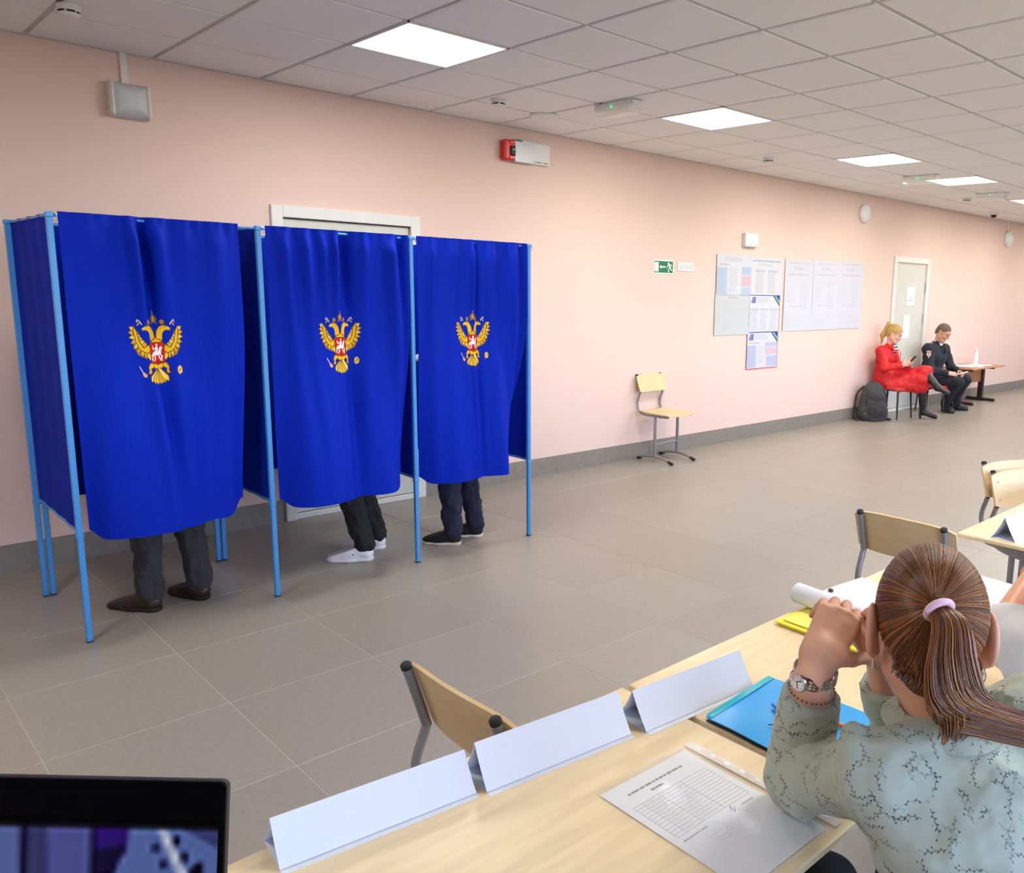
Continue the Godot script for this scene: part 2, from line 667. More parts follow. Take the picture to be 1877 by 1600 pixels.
func ceiling_fittings() -> void:
	var glow := mat(rgb8(255, 255, 255), 0.6)
	glow.emission_enabled = true
	glow.emission = Color(1.0, 0.985, 0.96)
	glow.emission_energy_multiplier = 1.6
	var names := {2: "square white LED ceiling panel nearest to the blue voting booths", 6: "square LED ceiling panel between the emergency light and the smoke detector", 10: "third square LED ceiling panel along the row of lights", 13: "fourth LED ceiling panel, close behind the third", 17: "LED ceiling panel cut by the right edge of the photo", 20: "sixth LED ceiling panel of the long row, beyond the right edge", 24: "last LED ceiling panel of the long row, near the end wall"}
	var near := {-3: "single LED ceiling panel left of the booths, before the laptop", 2: "LED ceiling panel of the window row above the ponytailed woman", 6: "LED ceiling panel of the window row above the right-hand table", 10: "fourth LED ceiling panel of the window row", 13: "fifth LED ceiling panel of the window row", 17: "last LED ceiling panel of the window row"}
	for j in [2, 8, 4]:
		for i in (PANELS if j == 2 else NEAR if j == 8 else [-3]):
			var c := Vector3(1.0624 + 0.6 * i + 0.3, CEIL, -4.987 + 0.6 * (j - 1) + 0.3)
			var label: String = names[i] if j == 2 else near[i]
			var t := thing("ceiling_light", label, "ceiling light", c, 0.0, "LED ceiling panels")
			var st := begin()
			for k in 4:
				var b := Basis(Vector3.UP, k * PI / 2)
				add_box(st, Vector3(0.594, 0.014, 0.009), 0.001, Transform3D(b, b * Vector3(0, 0.003, 0.2925)))
			obj("frame", st, M.white, t)
			obj("light_diffuser", box_mesh(Vector3(0.576, 0.004, 0.576), 0.0), glow, t, Vector3(0, 0.002, 0))
			var l := AreaLight3D.new()
			l.name = "panel_light"
			l.area_size = Vector2(0.57, 0.57)
			l.light_energy = PANEL_ENERGY
			l.light_color = PANEL_COLOR
			l.shadow_enabled = true
			l.area_range = 14.0
			t.add_child(l)
			l.position = Vector3(0, -0.006, 0)
			l.rotation.x = -PI / 2

	# smoke detectors
	var spots := [[Vector3(1.10, CEIL, -4.80), "smoke detector on the ceiling above the left wall speaker"], [Vector3(3.55, CEIL, -4.82), "white smoke detector between the first ceiling panel and the red alarm"], [Vector3(6.63, CEIL, -4.82), "white smoke detector between the second and third ceiling panels"], [Vector3(10.75, CEIL, -4.70), "small far smoke detector just before the black camera dome"]]
	for s in spots:
		var t := thing("smoke_detector", s[1], "smoke detector", s[0], 0.0, "ceiling smoke detectors")
		lathe("base", [Vector2(0, 0), Vector2(0.052, 0), Vector2(0.052, -0.012), Vector2(0, -0.012)], M.gloss_white, t)
		lathe("head", [Vector2(0, -0.012), Vector2(0.046, -0.012), Vector2(0.046, -0.024), Vector2(0.04, -0.026), Vector2(0.04, -0.034), Vector2(0.046, -0.036), Vector2(0.042, -0.046), Vector2(0.025, -0.052), Vector2(0, -0.053)], M.gloss_white, t)
		for k in 6:
			var a := TAU * (k + 0.5) / 6
			var st := begin(true)
			var arc := []
			for q in 7:
				var b := a + (q - 3) * 0.13
				arc.append(Vector3(cos(b) * 0.0405, -0.030, sin(b) * 0.0405))
			add_tube(st, arc, 0.0045, 6)
			obj("vent_slot", st, M.black, t)
	# round ceiling loudspeaker
	var rs := thing("ceiling_speaker", "round white loudspeaker on the ceiling above the red alarm", "loudspeaker", Vector3(4.08, CEIL, -4.98))
	lathe("rim", [Vector2(0.0, 0), Vector2(0.11, 0), Vector2(0.11, -0.008), Vector2(0.098, -0.018), Vector2(0.09, -0.018), Vector2(0, -0.014)], M.white, rs, Transform3D.IDENTITY, 32)
	lathe("grille", [Vector2(0.09, -0.018), Vector2(0.06, -0.026), Vector2(0.0, -0.03)], M.white, rs, Transform3D.IDENTITY, 32)
	# emergency lights with a green lamp
	var clear := mat(Color(0.93, 0.93, 0.88, 0.35), 0.15)
	clear.transparency = BaseMaterial3D.TRANSPARENCY_ALPHA
	var green := mat(rgb8(20, 200, 110), 0.4)
	green.emission_enabled = true
	green.emission = Color(0.05, 1.0, 0.45)
	green.emission_energy_multiplier = 2.0
	for s in [[Vector3(4.13, CEIL, -4.27), "emergency light with a green lamp beside the second ceiling panel"], [Vector3(8.53, CEIL, -4.25), "far emergency light between the third and fourth ceiling panels"], [Vector3(10.4, CEIL, -4.25), "farthest emergency light on the ceiling, beyond the fourth panel"]]:
		var t := thing("emergency_light", s[1], "emergency light", s[0], 0.0, "ceiling emergency lights")
		obj("housing", box_mesh(Vector3(0.115, 0.045, 0.35), 0.006), M.gloss_white, t, Vector3(0, -0.0225, 0))
		obj("diffuser", box_mesh(Vector3(0.105, 0.04, 0.335), 0.012), clear, t, Vector3(0, -0.064, 0))
		obj("end_cap", box_mesh(Vector3(0.09, 0.03, 0.02), 0.004), M.gloss_white, t, Vector3(0, -0.02, 0.184))
		lathe("signal_lamp", [Vector2(0, 0), Vector2(0.006, 0), Vector2(0.006, 0.008), Vector2(0, 0.011)], green, t, Transform3D(Basis(Vector3.FORWARD, PI / 2).inverse(), Vector3(-0.0575, -0.032, 0.0)), 10, "small green lamp")
	# dome camera
	var dc := thing("dome_camera", "small dome camera with a black bubble at the far end of the ceiling", "camera", Vector3(12.75, CEIL, -5.15))
	lathe("housing", [Vector2(0, 0), Vector2(0.06, 0), Vector2(0.06, -0.03), Vector2(0.048, -0.036), Vector2(0, -0.036)], M.gloss_white, dc)
	lathe("bubble", [Vector2(0.042, -0.036), Vector2(0.04, -0.055), Vector2(0.028, -0.072), Vector2(0, -0.08)], mat(rgb8(12, 12, 14), 0.1), dc, Transform3D.IDENTITY, 20, "black bubble")


func doors() -> void:
	for k in 2:
		var a: float = [2.278, 10.545][k]
		var b: float = [3.354, 11.59][k]
		var top: float = [2.092, 2.122][k]
		var o := setting("door_%d" % (k + 1))
		var st := begin()
		var cw := 0.075
		for r in [[a, a + cw, 0.0, top], [b - cw, b, 0.0, top], [a + cw, b - cw, top - cw, top]]:
			add_box(st, Vector3(r[1] - r[0], r[3] - r[2], 0.022), 0.004, Transform3D(Basis.IDENTITY, Vector3((r[0] + r[1]) / 2, (r[2] + r[3]) / 2, WALL + 0.011)))
		obj("casing", st, M.casing, o)
		# leaf with a small gap all round, set back in the opening
		var la := a + cw + 0.006
		var lb := b - cw - 0.006
		box("leaf", Vector3(la, 0.045, WALL - 0.05), Vector3(lb, top - cw - 0.006, WALL - 0.006), M.door, o, 0.003)
		box("threshold", Vector3(a + cw - 0.005, 0.0, WALL - 0.12), Vector3(b - cw + 0.005, 0.04, WALL + 0.006), M.casing, o, 0.004)
		box("stop", Vector3(a + 0.02, 0.0, WALL - 0.16), Vector3(b - 0.02, top - 0.03, WALL - 0.13), M.door, o, 0.0)
		var hx := lb + 0.002 if k == 1 else la - 0.002
		for y in ([1.72, 1.28, 0.3] if k == 1 else [1.75, 0.3]):
			tube("hinge", [Vector3(hx, y - 0.07, WALL + 0.004), Vector3(hx, y + 0.07, WALL + 0.004)], 0.008, M.grey_metal, o, 8, "dark hinge")
		var kx := la + 0.07 if k == 1 else lb - 0.07
		var hd := lathe("handle", [Vector2(0, 0), Vector2(0.026, 0), Vector2(0.026, 0.008), Vector2(0.01, 0.01), Vector2(0.01, 0.045), Vector2(0, 0.047)], M.grey_metal, o, Transform3D(Basis(Vector3.RIGHT, PI / 2), Vector3(kx, 1.0, WALL - 0.006)), 16)
		tube("lever", [Vector3(kx, 1.0, WALL + 0.035), Vector3(kx + (0.1 if k == 1 else -0.1), 1.0, WALL + 0.037)], 0.009, M.grey_metal, hd, 8)
	# sheets on the far door
	for s in [[10.97, 11.22, 1.47, 1.72, "sheet of paper with two lines of print on the far door"], [10.93, 11.12, 1.02, 1.33, "narrow plain sheet of paper below the other on the far door"]]:
		var img := blank(96, 96, rgb8(244, 242, 246))
		if s[2] > 1.4:
			lines_of_print(img, Rect2(34, 50, 28, 6), 1, rgb8(140, 140, 150), 0.9, 0.0)
			lines_of_print(img, Rect2(14, 66, 68, 6), 1, rgb8(150, 150, 160), 0.9, 0.0)
		else:
			lines_of_print(img, Rect2(14, 14, 68, 60), 9, rgb8(214, 212, 222), 0.4, 0.4)
		var o := obj("door_notice", sheet(4, 4, func(u: float, v: float) -> Vector3: return Vector3(lerpf(s[0], s[1], u), lerpf(s[3], s[2], v), WALL - 0.0035 + 0.004 * absf(u - 0.5)), 0.0006), printed(img))
		tag(o, s[4], "notice")


func wall_fittings() -> void:
	# loudspeaker with a bowed front and a cable duct up to the ceiling
	var sp := thing("wall_speaker", "square off-white loudspeaker high on the wall left of the booths", "loudspeaker", Vector3(1.515, 2.585, WALL))
	obj("cabinet", box_mesh(Vector3(0.205, 0.185, 0.03), 0.006), mat(rgb8(222, 222, 212), 0.5), sp, Vector3(0, 0, 0.015))
	var bow := func(u: float, v: float) -> Vector3:
		var x: float = (u - 0.5) * 0.2
		var y: float = (0.5 - v) * 0.18
		var e := 1.0 - pow(absf(u - 0.5) * 2, 4.0)
		var f := 1.0 - pow(absf(v - 0.5) * 2, 4.0)
		return Vector3(x, y, 0.031 + 0.05 * minf(e, f * 1.0))
	obj("grille", sheet(28, 28, bow, 0.003), mat(rgb8(196, 200, 202), 0.5), sp, Vector3.ZERO, "grey bowed grille")
	for s in [-1, 1]:
		obj("side_trim", box_mesh(Vector3(0.024, 0.18, 0.055), 0.012), mat(rgb8(222, 220, 208), 0.5), sp, Vector3(s * 0.09, 0, 0.045))
	var du := obj("cable_duct", box_mesh(Vector3(0.036, 0.162, 0.016), 0.002), mat(rgb8(224, 222, 212), 0.5), self, Vector3(1.506, 2.7605, WALL + 0.008))
	tag(du, "short pale cable duct from the ceiling to the left wall speaker", "cable duct")

	# red sounder, grey box and white lamp box side by side
	var rd := thing("alarm_sounder", "red fire alarm sounder high on the wall", "alarm", Vector3(4.13, 2.655, WALL))
	obj("housing", box_mesh(Vector3(0.1, 0.155, 0.075), 0.014), mat(rgb8(214, 26, 18), 0.35), rd, Vector3(0, 0, 0.0375))
	obj("lens", box_mesh(Vector3(0.05, 0.075, 0.02), 0.008), M.black, rd, Vector3(0.022, -0.005, 0.08), "black lens")
	for y in [-0.055, 0.055]:
		obj("bracket", box_mesh(Vector3(0.05, 0.02, 0.012), 0.003), mat(rgb8(232, 44, 30), 0.3), rd, Vector3(0.015, y, 0.078))
	obj("flash_tube", box_mesh(Vector3(0.022, 0.008, 0.008), 0.002), M.gloss_white, rd, Vector3(0.022, 0.004, 0.091))
	var gb := thing("control_box", "grey metal box with a small label beside the red alarm", "electrical box", Vector3(4.285, 2.662, WALL))
	obj("case", box_mesh(Vector3(0.19, 0.172, 0.055), 0.003), mat(rgb8(186, 188, 190), 0.4, 0.3), gb, Vector3(0, 0, 0.0275))
	obj("label", box_mesh(Vector3(0.07, 0.045, 0.001), 0.0), mat(rgb8(224, 224, 226), 0.6), gb, Vector3(-0.055, 0.05, 0.0556))
	obj("label_band", box_mesh(Vector3(0.07, 0.014, 0.001), 0.0), mat(rgb8(96, 96, 102), 0.6), gb, Vector3(-0.055, 0.076, 0.0562))
	var wb := thing("lamp_box", "white box with grey lettering beside the grey control box", "electrical box", Vector3(4.475, 2.665, WALL))
	obj("case", box_mesh(Vector3(0.178, 0.165, 0.032), 0.004), M.white, wb, Vector3(0, 0, 0.016))
	obj("print_strip", box_mesh(Vector3(0.15, 0.012, 0.0008), 0.0), mat(rgb8(190, 190, 190), 0.6), wb, Vector3(0, -0.066, 0.0322))
	for q in [[-0.03, 0.035], [0.045, 0.03]]:
		obj("print_word", box_mesh(Vector3(q[1], 0.008, 0.0006), 0.0), mat(rgb8(110, 110, 112), 0.6), wb, Vector3(q[0], -0.066, 0.033))

	# exit sign: green with an arrow and a running figure
	var g := rgb8(0, 116, 74)
	var pale := rgb8(232, 238, 214)
	var img := blank(384, 176, rgb8(238, 240, 236))
	img.fill_rect(Rect2i(14, 14, 356, 148), g)
	img.fill_rect(Rect2i(22, 30, 74, 118), pale)
	fill_poly(img, [Vector2(112, 88), Vector2(144, 60), Vector2(144, 78), Vector2(226, 78), Vector2(226, 96), Vector2(144, 96), Vector2(144, 114)], rgb8(244, 248, 240))
	var w := rgb8(244, 248, 240)
	fill_poly(img, oval(Vector2(284, 42), 15, 15), w)
	stroke(img, [Vector2(296, 58), Vector2(318, 92)], 26, w)
	stroke(img, [Vector2(290, 60), Vector2(262, 76), Vector2(252, 96)], 10, w)
	stroke(img, [Vector2(304, 60), Vector2(334, 56), Vector2(346, 74)], 10, w)
	stroke(img, [Vector2(310, 94), Vector2(284, 112), Vector2(290, 146), Vector2(276, 146)], 12, w)
	stroke(img, [Vector2(322, 94), Vector2(332, 122), Vector2(356, 126)], 12, w)
	var ex := thing("exit_sign", "green exit sign with a running figure and an arrow to the left", "sign", Vector3(5.998, 1.825, WALL))
	obj("plate", box_mesh(Vector3(0.286, 0.132, 0.004), 0.001), M.white, ex, Vector3(0, 0, 0.002))
	obj("sign_print", sheet(1, 1, func(u: float, v: float) -> Vector3: return Vector3((u - 0.5) * 0.284, (0.5 - v) * 0.13, 0.0045), 0.0004), printed(img, 0.5), ex)

	# triple socket
	var so := thing("wall_socket", "white triple socket plate beside the exit sign", "socket", Vector3(6.315, 1.835, WALL))
	obj("plate", box_mesh(Vector3(0.238, 0.084, 0.009), 0.003), M.gloss_white, so, Vector3(0, 0, 0.0045))
	for k in 3:
		var x := (k - 1) * 0.071
		var st := begin(true)
		add_lathe(st, [Vector2(0, 0.004), Vector2(0.018, 0.004), Vector2(0.0195, 0.012), Vector2(0.022, 0.012), Vector2(0.023, 0.008)], 18, Transform3D(Basis(Vector3.RIGHT, PI / 2), Vector3(x, 0, 0)))
		var ring := obj("outlet", st, mat(rgb8(176, 174, 170), 0.5), so)
		for s in [-1, 1]:
			obj("pin_hole", box_mesh(Vector3(0.005, 0.007, 0.002), 0.0), M.black, ring, Vector3(x + s * 0.0095, 0, 0.0055))

	# white thermostat-like box above the notices
	var tb := thing("sensor_box", "small white box with faint lettering above the left notices", "electrical box", Vector3(7.325, 2.148, WALL))
	obj("case", box_mesh(Vector3(0.225, 0.14, 0.05), 0.005), M.gloss_white, tb, Vector3(0, 0, 0.025))
	for q in [[-0.03, 0.05], [0.04, 0.045], [0.085, 0.02]]:
		obj("print_word", box_mesh(Vector3(q[1], 0.009, 0.0006), 0.0), mat(rgb8(176, 176, 178), 0.6), tb, Vector3(q[0], -0.054, 0.0503))

	# round loudspeakers on the wall
	for s in [[Vector3(9.665, 2.605, WALL), "round white loudspeaker on the wall above the large notices", 1.0], [Vector3(14.33, 2.56, WALL), "round white loudspeaker hanging by a duct at the far end", 1.15]]:
		var t := thing("round_speaker", s[1], "loudspeaker", s[0], 0.0, "round wall loudspeakers")
		var turn := Transform3D(Basis(Vector3.RIGHT, PI / 2).scaled(Vector3.ONE * s[2]), Vector3.ZERO)
		lathe("body", [Vector2(0, 0), Vector2(0.115, 0), Vector2(0.115, 0.025), Vector2(0.105, 0.045), Vector2(0.085, 0.055)], M.gloss_white, t, turn, 32)
		lathe("grille", [Vector2(0.085, 0.055), Vector2(0.06, 0.07), Vector2(0.0, 0.078)], mat(rgb8(226, 226, 230), 0.6), t, turn, 32)
		if s[2] > 1.0:
			obj("duct", box_mesh(Vector3(0.03, 0.15, 0.016), 0.002), M.gloss_white, t, Vector3(-0.03, 0.208, 0.008))


func posters() -> void:
	var ink := rgb8(175, 178, 185)
	var mk := func(called: String, x0: float, x1: float, y0: float, y1: float, img: Image, label: String, lift := 0.003, skew := 0.0):
		var f := func(u: float, v: float) -> Vector3:
			var curl := 0.006 * pow(absf(u - 0.5) * 2.0, 6.0) + 0.004 * sin(u * 5.0 + v * 3.0) * v
			return Vector3(lerpf(x0, x1, u) + skew * v, lerpf(y1, y0, v), WALL + lift + absf(curl))
		var o := obj(called, sheet(12, 10, f, 0.0006), printed(img, 0.6))
		tag(o, label, "poster", "notices on the pink wall")
	# upper left: title, pink and pale blue columns
	var img := blank(420, 290, rgb8(199, 201, 205))
	lines_of_print(img, Rect2(90, 18, 240, 34), 3, ink, 0.5, 0.25)
	lines_of_print(img, Rect2(30, 66, 120, 12), 1, rgb8(199, 148, 163), 0.8, 0.1)
	img.fill_rect(Rect2i(0, 92, 130, 198), rgb8(170, 185, 200))
	img.fill_rect(Rect2i(300, 80, 120, 62), rgb8(170, 185, 200))
	img.fill_rect(Rect2i(300, 148, 120, 78), rgb8(201, 173, 184))
	img.fill_rect(Rect2i(300, 232, 120, 58), rgb8(172, 184, 200))
	lines_of_print(img, Rect2(10, 100, 110, 180), 16, rgb8(164, 175, 188), 0.4, 0.3)
	lines_of_print(img, Rect2(150, 96, 130, 180), 16, rgb8(177, 181, 184), 0.4, 0.35)
	stroke(img, [Vector2(150, 270), Vector2(190, 200), Vector2(240, 170)], 3, rgb8(167, 172, 177))
	lines_of_print(img, Rect2(310, 90, 100, 46), 5, rgb8(164, 175, 188), 0.4, 0.3)
	lines_of_print(img, Rect2(310, 156, 100, 62), 7, rgb8(191, 167, 176), 0.4, 0.3)
	mk.call("wall_notice", 6.795, 7.385, 1.572, 1.985, img, "notice with pale blue and pink columns, top left of the cluster", 0.004)
	# lower left: plain grey text
	img = blank(420, 290, rgb8(191, 194, 194))
	lines_of_print(img, Rect2(150, 14, 120, 10), 1, rgb8(161, 167, 169), 0.8, 0.0)
	lines_of_print(img, Rect2(24, 40, 372, 226), 20, rgb8(179, 184, 184), 0.35, 0.2)
	mk.call("wall_notice", 6.787, 7.39, 1.152, 1.570, img, "pale grey notice with faint text, bottom left of the cluster", 0.003)
	# upper right: two columns of boxes
	img = blank(420, 290, rgb8(200, 201, 205))
	lines_of_print(img, Rect2(20, 22, 380, 18), 1, rgb8(156, 160, 181), 0.7, 0.0)
	lines_of_print(img, Rect2(90, 48, 240, 22), 2, rgb8(175, 178, 189), 0.5, 0.2)
	for c in 2:
		img.fill_rect(Rect2i(60 + c * 170, 96, 130, 16), rgb8(172, 175, 195))
		for r in 16:
			img.fill_rect(Rect2i(60 + c * 170, 120 + r * 10, 122 - (r * 37) % 30, 5), rgb8(181, 181, 182) if (r % 3) else rgb8(188, 181, 178))
	mk.call("wall_notice", 7.383, 7.955, 1.578, 1.98, img, "notice with two columns of grey lines, top right of the cluster", 0.0025)
	# the two bordered notices with a building mark and a striped corner
	for k in 2:
		img = blank(420, 300, rgb8(201, 202, 208))
		lines_of_print(img, Rect2(110, 24, 200, 44), 4, rgb8(175, 179, 191), 0.5, 0.3)
		fill_poly(img, [Vector2(20, 66), Vector2(44, 16), Vector2(90, 16), Vector2(84, 66)], rgb8(92, 100, 150))
		stroke(img, [Vector2(40, 60), Vector2(56, 22)], 4, rgb8(172, 175, 188))
		stroke(img, [Vector2(56, 60), Vector2(68, 24)], 3, rgb8(172, 175, 188))
		fill_poly(img, [Vector2(330, 0), Vector2(420, 0), Vector2(420, 82)], rgb8(196, 200, 205))
		fill_poly(img, [Vector2(322, 4), Vector2(352, 4), Vector2(414, 62), Vector2(414, 90)], rgb8(30, 130, 84))
		fill_poly(img, [Vector2(364, 4), Vector2(414, 4), Vector2(414, 50)], rgb8(30, 52, 140))
		if k == 0:
			for c in 3:
				img.fill_rect(Rect2i(22 + c * 132, 112, 112, 12), rgb8(172, 176, 195))
				for r in 13:
					img.fill_rect(Rect2i(22 + c * 132, 132 + r * 12, 108 - (r * 41 + c * 17) % 34, 5), rgb8(179, 182, 185))
		else:
			lines_of_print(img, Rect2(30, 84, 160, 10), 1, rgb8(199, 146, 163), 0.8, 0.1)
			img.fill_rect(Rect2i(8, 108, 120, 180), rgb8(172, 178, 201))
			img.fill_rect(Rect2i(250, 86, 160, 36), rgb8(172, 180, 201))
			img.fill_rect(Rect2i(250, 128, 160, 62), rgb8(203, 178, 188))
			img.fill_rect(Rect2i(270, 200, 140, 84), rgb8(172, 180, 201))
			lines_of_print(img, Rect2(140, 116, 100, 150), 15, rgb8(185, 185, 177), 0.4, 0.3)
			lines_of_print(img, Rect2(16, 116, 104, 160), 14, rgb8(167, 174, 194), 0.35, 0.3)
		var border := rgb8(58, 60, 160)
		var low := border if k == 0 else rgb8(214, 56, 84)
		img.fill_rect(Rect2i(0, 0, 420, 6), border)
		img.fill_rect(Rect2i(414, 0, 6, 300), rgb8(150, 70, 150))
		img.fill_rect(Rect2i(0, 294, 420, 6), low if k == 1 else rgb8(188, 190, 200))
		img.fill_rect(Rect2i(0, 0, 4, 300), rgb8(177, 179, 194) if k == 0 else rgb8(150, 110, 180))
		mk.call("wall_notice", [7.378, 7.362][k], [7.94, 7.935][k], [1.176, 0.768][k], [1.577, 1.174][k], img, ["blue-bordered notice with three columns of text, right in the cluster", "notice with a red lower border at the bottom of the cluster"][k], [0.0035, 0.0045][k])
	# three tall sheets side by side
	for k in 3:
		img = blank(300, 430, [rgb8(199, 200, 207), rgb8(200, 200, 208), rgb8(200, 200, 207)][k])
		lines_of_print(img, Rect2(50, 16, 200, 10), 1, rgb8(177, 179, 190), 0.6, 0.0)
		lines_of_print(img, Rect2(90, 42, 120, 22), 2, rgb8(185, 177, 185), 0.5, 0.2)
		lines_of_print(img, Rect2(40, 84, 220, 9), 1, rgb8(175, 170, 182), 0.7, 0.0)
		lines_of_print(img, Rect2(24, 120, 110, 140), 12, rgb8(189, 190, 196), 0.4, 0.5)
		lines_of_print(img, Rect2(170, 120, 90, 180), 17, rgb8(188, 186, 191), 0.4, 0.3)
		lines_of_print(img, Rect2(60, 276, 180, 8), 1, rgb8(179, 181, 188), 0.7, 0.1)
		lines_of_print(img, Rect2(24, 320, 250, 90), 8, rgb8(188, 190, 199), 0.35, 0.5)
		stroke(img, [Vector2(296, 130 + 40 * k), Vector2(296, 300)], 2, rgb8(161, 163, 170))
		var x0: float = [8.015, 8.6, 9.17][k]
		mk.call("tall_notice", x0, x0 + [0.588, 0.575, 0.578][k], 1.172 + 0.004 * k, 1.98 + 0.012 * k, img, ["leftmost tall white sheet of print right of the notice cluster", "middle one of the three tall white sheets of print", "rightmost tall white sheet of print, nearest to the far door"][k], 0.003 + 0.0012 * (k % 2))

# ---------------------------------------------------------------- voting booths

const BX := [0.825, 1.662, 2.483, 3.305]
const BZ := -4.19
const BB := -4.97
const BTOP := 1.868
const BLOW := 0.5


func eagle(img: Image, c: Vector2, s: float) -> void:
	# the printed crest: a golden two-headed eagle with a red shield
	var gold := rgb8(238, 188, 40)
	var light := rgb8(250, 216, 96)
	var dark := rgb8(116, 70, 12)
	var p := func(x: float, y: float) -> Vector2: return c + Vector2(x, y) * s
	var poly := func(a: Array, col: Color):
		var q := []
		for v in a:
			q.append(c + v * s)
		fill_poly(img, q, col)
	var both := func(a: Array, col: Color):
		for m in [-1.0, 1.0]:
			var q := []
			for v in a:
				q.append(c + Vector2(v.x * m, v.y) * s)
			fill_poly(img, q, col)
	# wings: a shoulder and two rows of feathers
	for m in [-1.0, 1.0]:
		var fan := []
		for v in [Vector2(42, -20), Vector2(70, -6), Vector2(94, -88), Vector2(108, -108), Vector2(119, -70), Vector2(115, -14), Vector2(97, 26), Vector2(70, 40), Vector2(44, 34)]:
			fan.append(c + Vector2(v.x * m, v.y) * s)
		fill_poly(img, fan, rgb8(170, 118, 24))
		for row in 2:
			var n: int = [9, 7][row]
			for k in n:
				var f := float(k) / (n - 1)
				var root := Vector2(lerpf(96, 44, f), lerpf(-88, 4, f)) if row == 0 else Vector2(lerpf(90, 40, f), lerpf(-78, -8, f))
				var ang := lerpf(-0.62, 1.62, pow(f, 0.8))
				var ln: float = lerpf(44, 62, sin(f * 2.6)) if row == 0 else 34.0
				var dir := Vector2(cos(ang), sin(ang))
				var nrm := dir.orthogonal()
				var w := 13.5
				var tip := root + dir * ln
				var a := []
				for v in [root - nrm * w * 0.5, root + dir * ln * 0.6 - nrm * w, tip, root + dir * ln * 0.6 + nrm * w, root + nrm * w * 0.5]:
					a.append(c + Vector2(v.x * m, v.y) * s)
				fill_poly(img, a, dark)
				a = []
				for v in [root - nrm * w * 0.35, root + dir * ln * 0.58 - nrm * w * 0.72, root + dir * (ln - 3.0), root + dir * ln * 0.58 + nrm * w * 0.72, root + nrm * w * 0.35]:
					a.append(c + Vector2(v.x * m, v.y) * s)
				fill_poly(img, a, gold if (k + row) % 2 else light)
				stroke(img, [c + Vector2(root.x * m, root.y) * s, c + Vector2((root + dir * ln * 0.8).x * m, (root + dir * ln * 0.8).y) * s], 1.4 * s, dark)
		var sh := []
		for v in [Vector2(40, -26), Vector2(66, -10), Vector2(84, -40), Vector2(94, -92), Vector2(112, -122), Vector2(112, -84), Vector2(104, -34), Vector2(84, 6), Vector2(54, 22), Vector2(38, 12)]:
			sh.append(c + Vector2(v.x * m, v.y) * s)
		fill_poly(img, sh, dark)
		sh = []
		for v in [Vector2(42, -20), Vector2(68, -5), Vector2(88, -38), Vector2(98, -92), Vector2(109, -112), Vector2(108, -82), Vector2(100, -34), Vector2(82, 2), Vector2(54, 18), Vector2(40, 8)]:
			sh.append(c + Vector2(v.x * m, v.y) * s)
		fill_poly(img, sh, gold)
	# tail fan
	for k in 7:
		var a := lerpf(-0.62, 0.62, k / 6.0)
		var d := Vector2(sin(a), cos(a))
		var n := d.orthogonal()
		var r := Vector2(0, 92)
		poly.call([r - n * 7, r + d * 62 - n * 17, r + d * 86, r + d * 62 + n * 17, r + n * 7], dark)
		poly.call([r - n * 5, r + d * 62 - n * 13, r + d * 82, r + d * 62 + n * 13, r + n * 5], gold if k % 2 else light)
	# legs and claws
	both.call([Vector2(18, 62), Vector2(44, 66), Vector2(56, 84), Vector2(54, 108), Vector2(62, 118), Vector2(48, 124), Vector2(38, 116), Vector2(40, 96), Vector2(26, 90)], dark)
	both.call([Vector2(20, 65), Vector2(42, 69), Vector2(52, 86), Vector2(50, 108), Vector2(56, 116), Vector2(48, 119), Vector2(42, 114), Vector2(44, 94), Vector2(26, 86)], gold)
	# body, necks and heads
	poly.call([Vector2(-40, 20), Vector2(-30, -44), Vector2(0, -60), Vector2(30, -44), Vector2(40, 20), Vector2(24, 96), Vector2(-24, 96)], dark)
	poly.call([Vector2(-37, 20), Vector2(-27, -42), Vector2(0, -56), Vector2(27, -42), Vector2(37, 20), Vector2(22, 94), Vector2(-22, 94)], gold)
	var neck := [Vector2(2, -50), Vector2(8, -88), Vector2(22, -112), Vector2(40, -122), Vector2(56, -118), Vector2(70, -104), Vector2(76, -94), Vector2(64, -97), Vector2(50, -96), Vector2(38, -84), Vector2(34, -64), Vector2(32, -38)]
	both.call(neck, dark)
	var thin := []
	for v in neck:
		thin.append(Vector2(33, -80) + (v - Vector2(33, -80)) * 0.88)
	both.call(thin, gold)
	both.call([Vector2(58, -112), Vector2(74, -101), Vector2(66, -101), Vector2(56, -104)], rgb8(236, 214, 150))
	for m in [-1.0, 1.0]:
		fill_poly(img, oval(c + Vector2(48 * m, -111) * s, 2.6 * s, 2.6 * s, 8), dark)
		# small crown
		var cr := []
		for v in [Vector2(30, -122), Vector2(26, -138), Vector2(36, -148), Vector2(46, -138), Vector2(44, -124)]:
			cr.append(c + Vector2(v.x * m, v.y) * s)
		fill_poly(img, cr, rgb8(176, 124, 36))
		# ribbon ends
		stroke(img, [c + Vector2(70 * m, -122) * s, c + Vector2(78 * m, -136) * s, c + Vector2(88 * m, -146) * s, c + Vector2(92 * m, -134) * s], 5 * s, rgb8(226, 196, 120))
		stroke(img, [c + Vector2(80 * m, -132) * s, c + Vector2(90 * m, -118) * s], 5 * s, rgb8(214, 176, 90))
	# great crown
	poly.call([Vector2(-14, -134), Vector2(-18, -152), Vector2(-8, -166), Vector2(0, -170), Vector2(8, -166), Vector2(18, -152), Vector2(14, -134)], rgb8(150, 96, 40))
	poly.call([Vector2(-6, -138), Vector2(-7, -156), Vector2(0, -164), Vector2(7, -156), Vector2(6, -138)], rgb8(206, 158, 60))
	stroke(img, [p.call(0, -168), p.call(0, -186)], 5 * s, rgb8(160, 110, 40))
	stroke(img, [p.call(-16, -124), p.call(0, -136), p.call(16, -124)], 4 * s, rgb8(196, 150, 70))
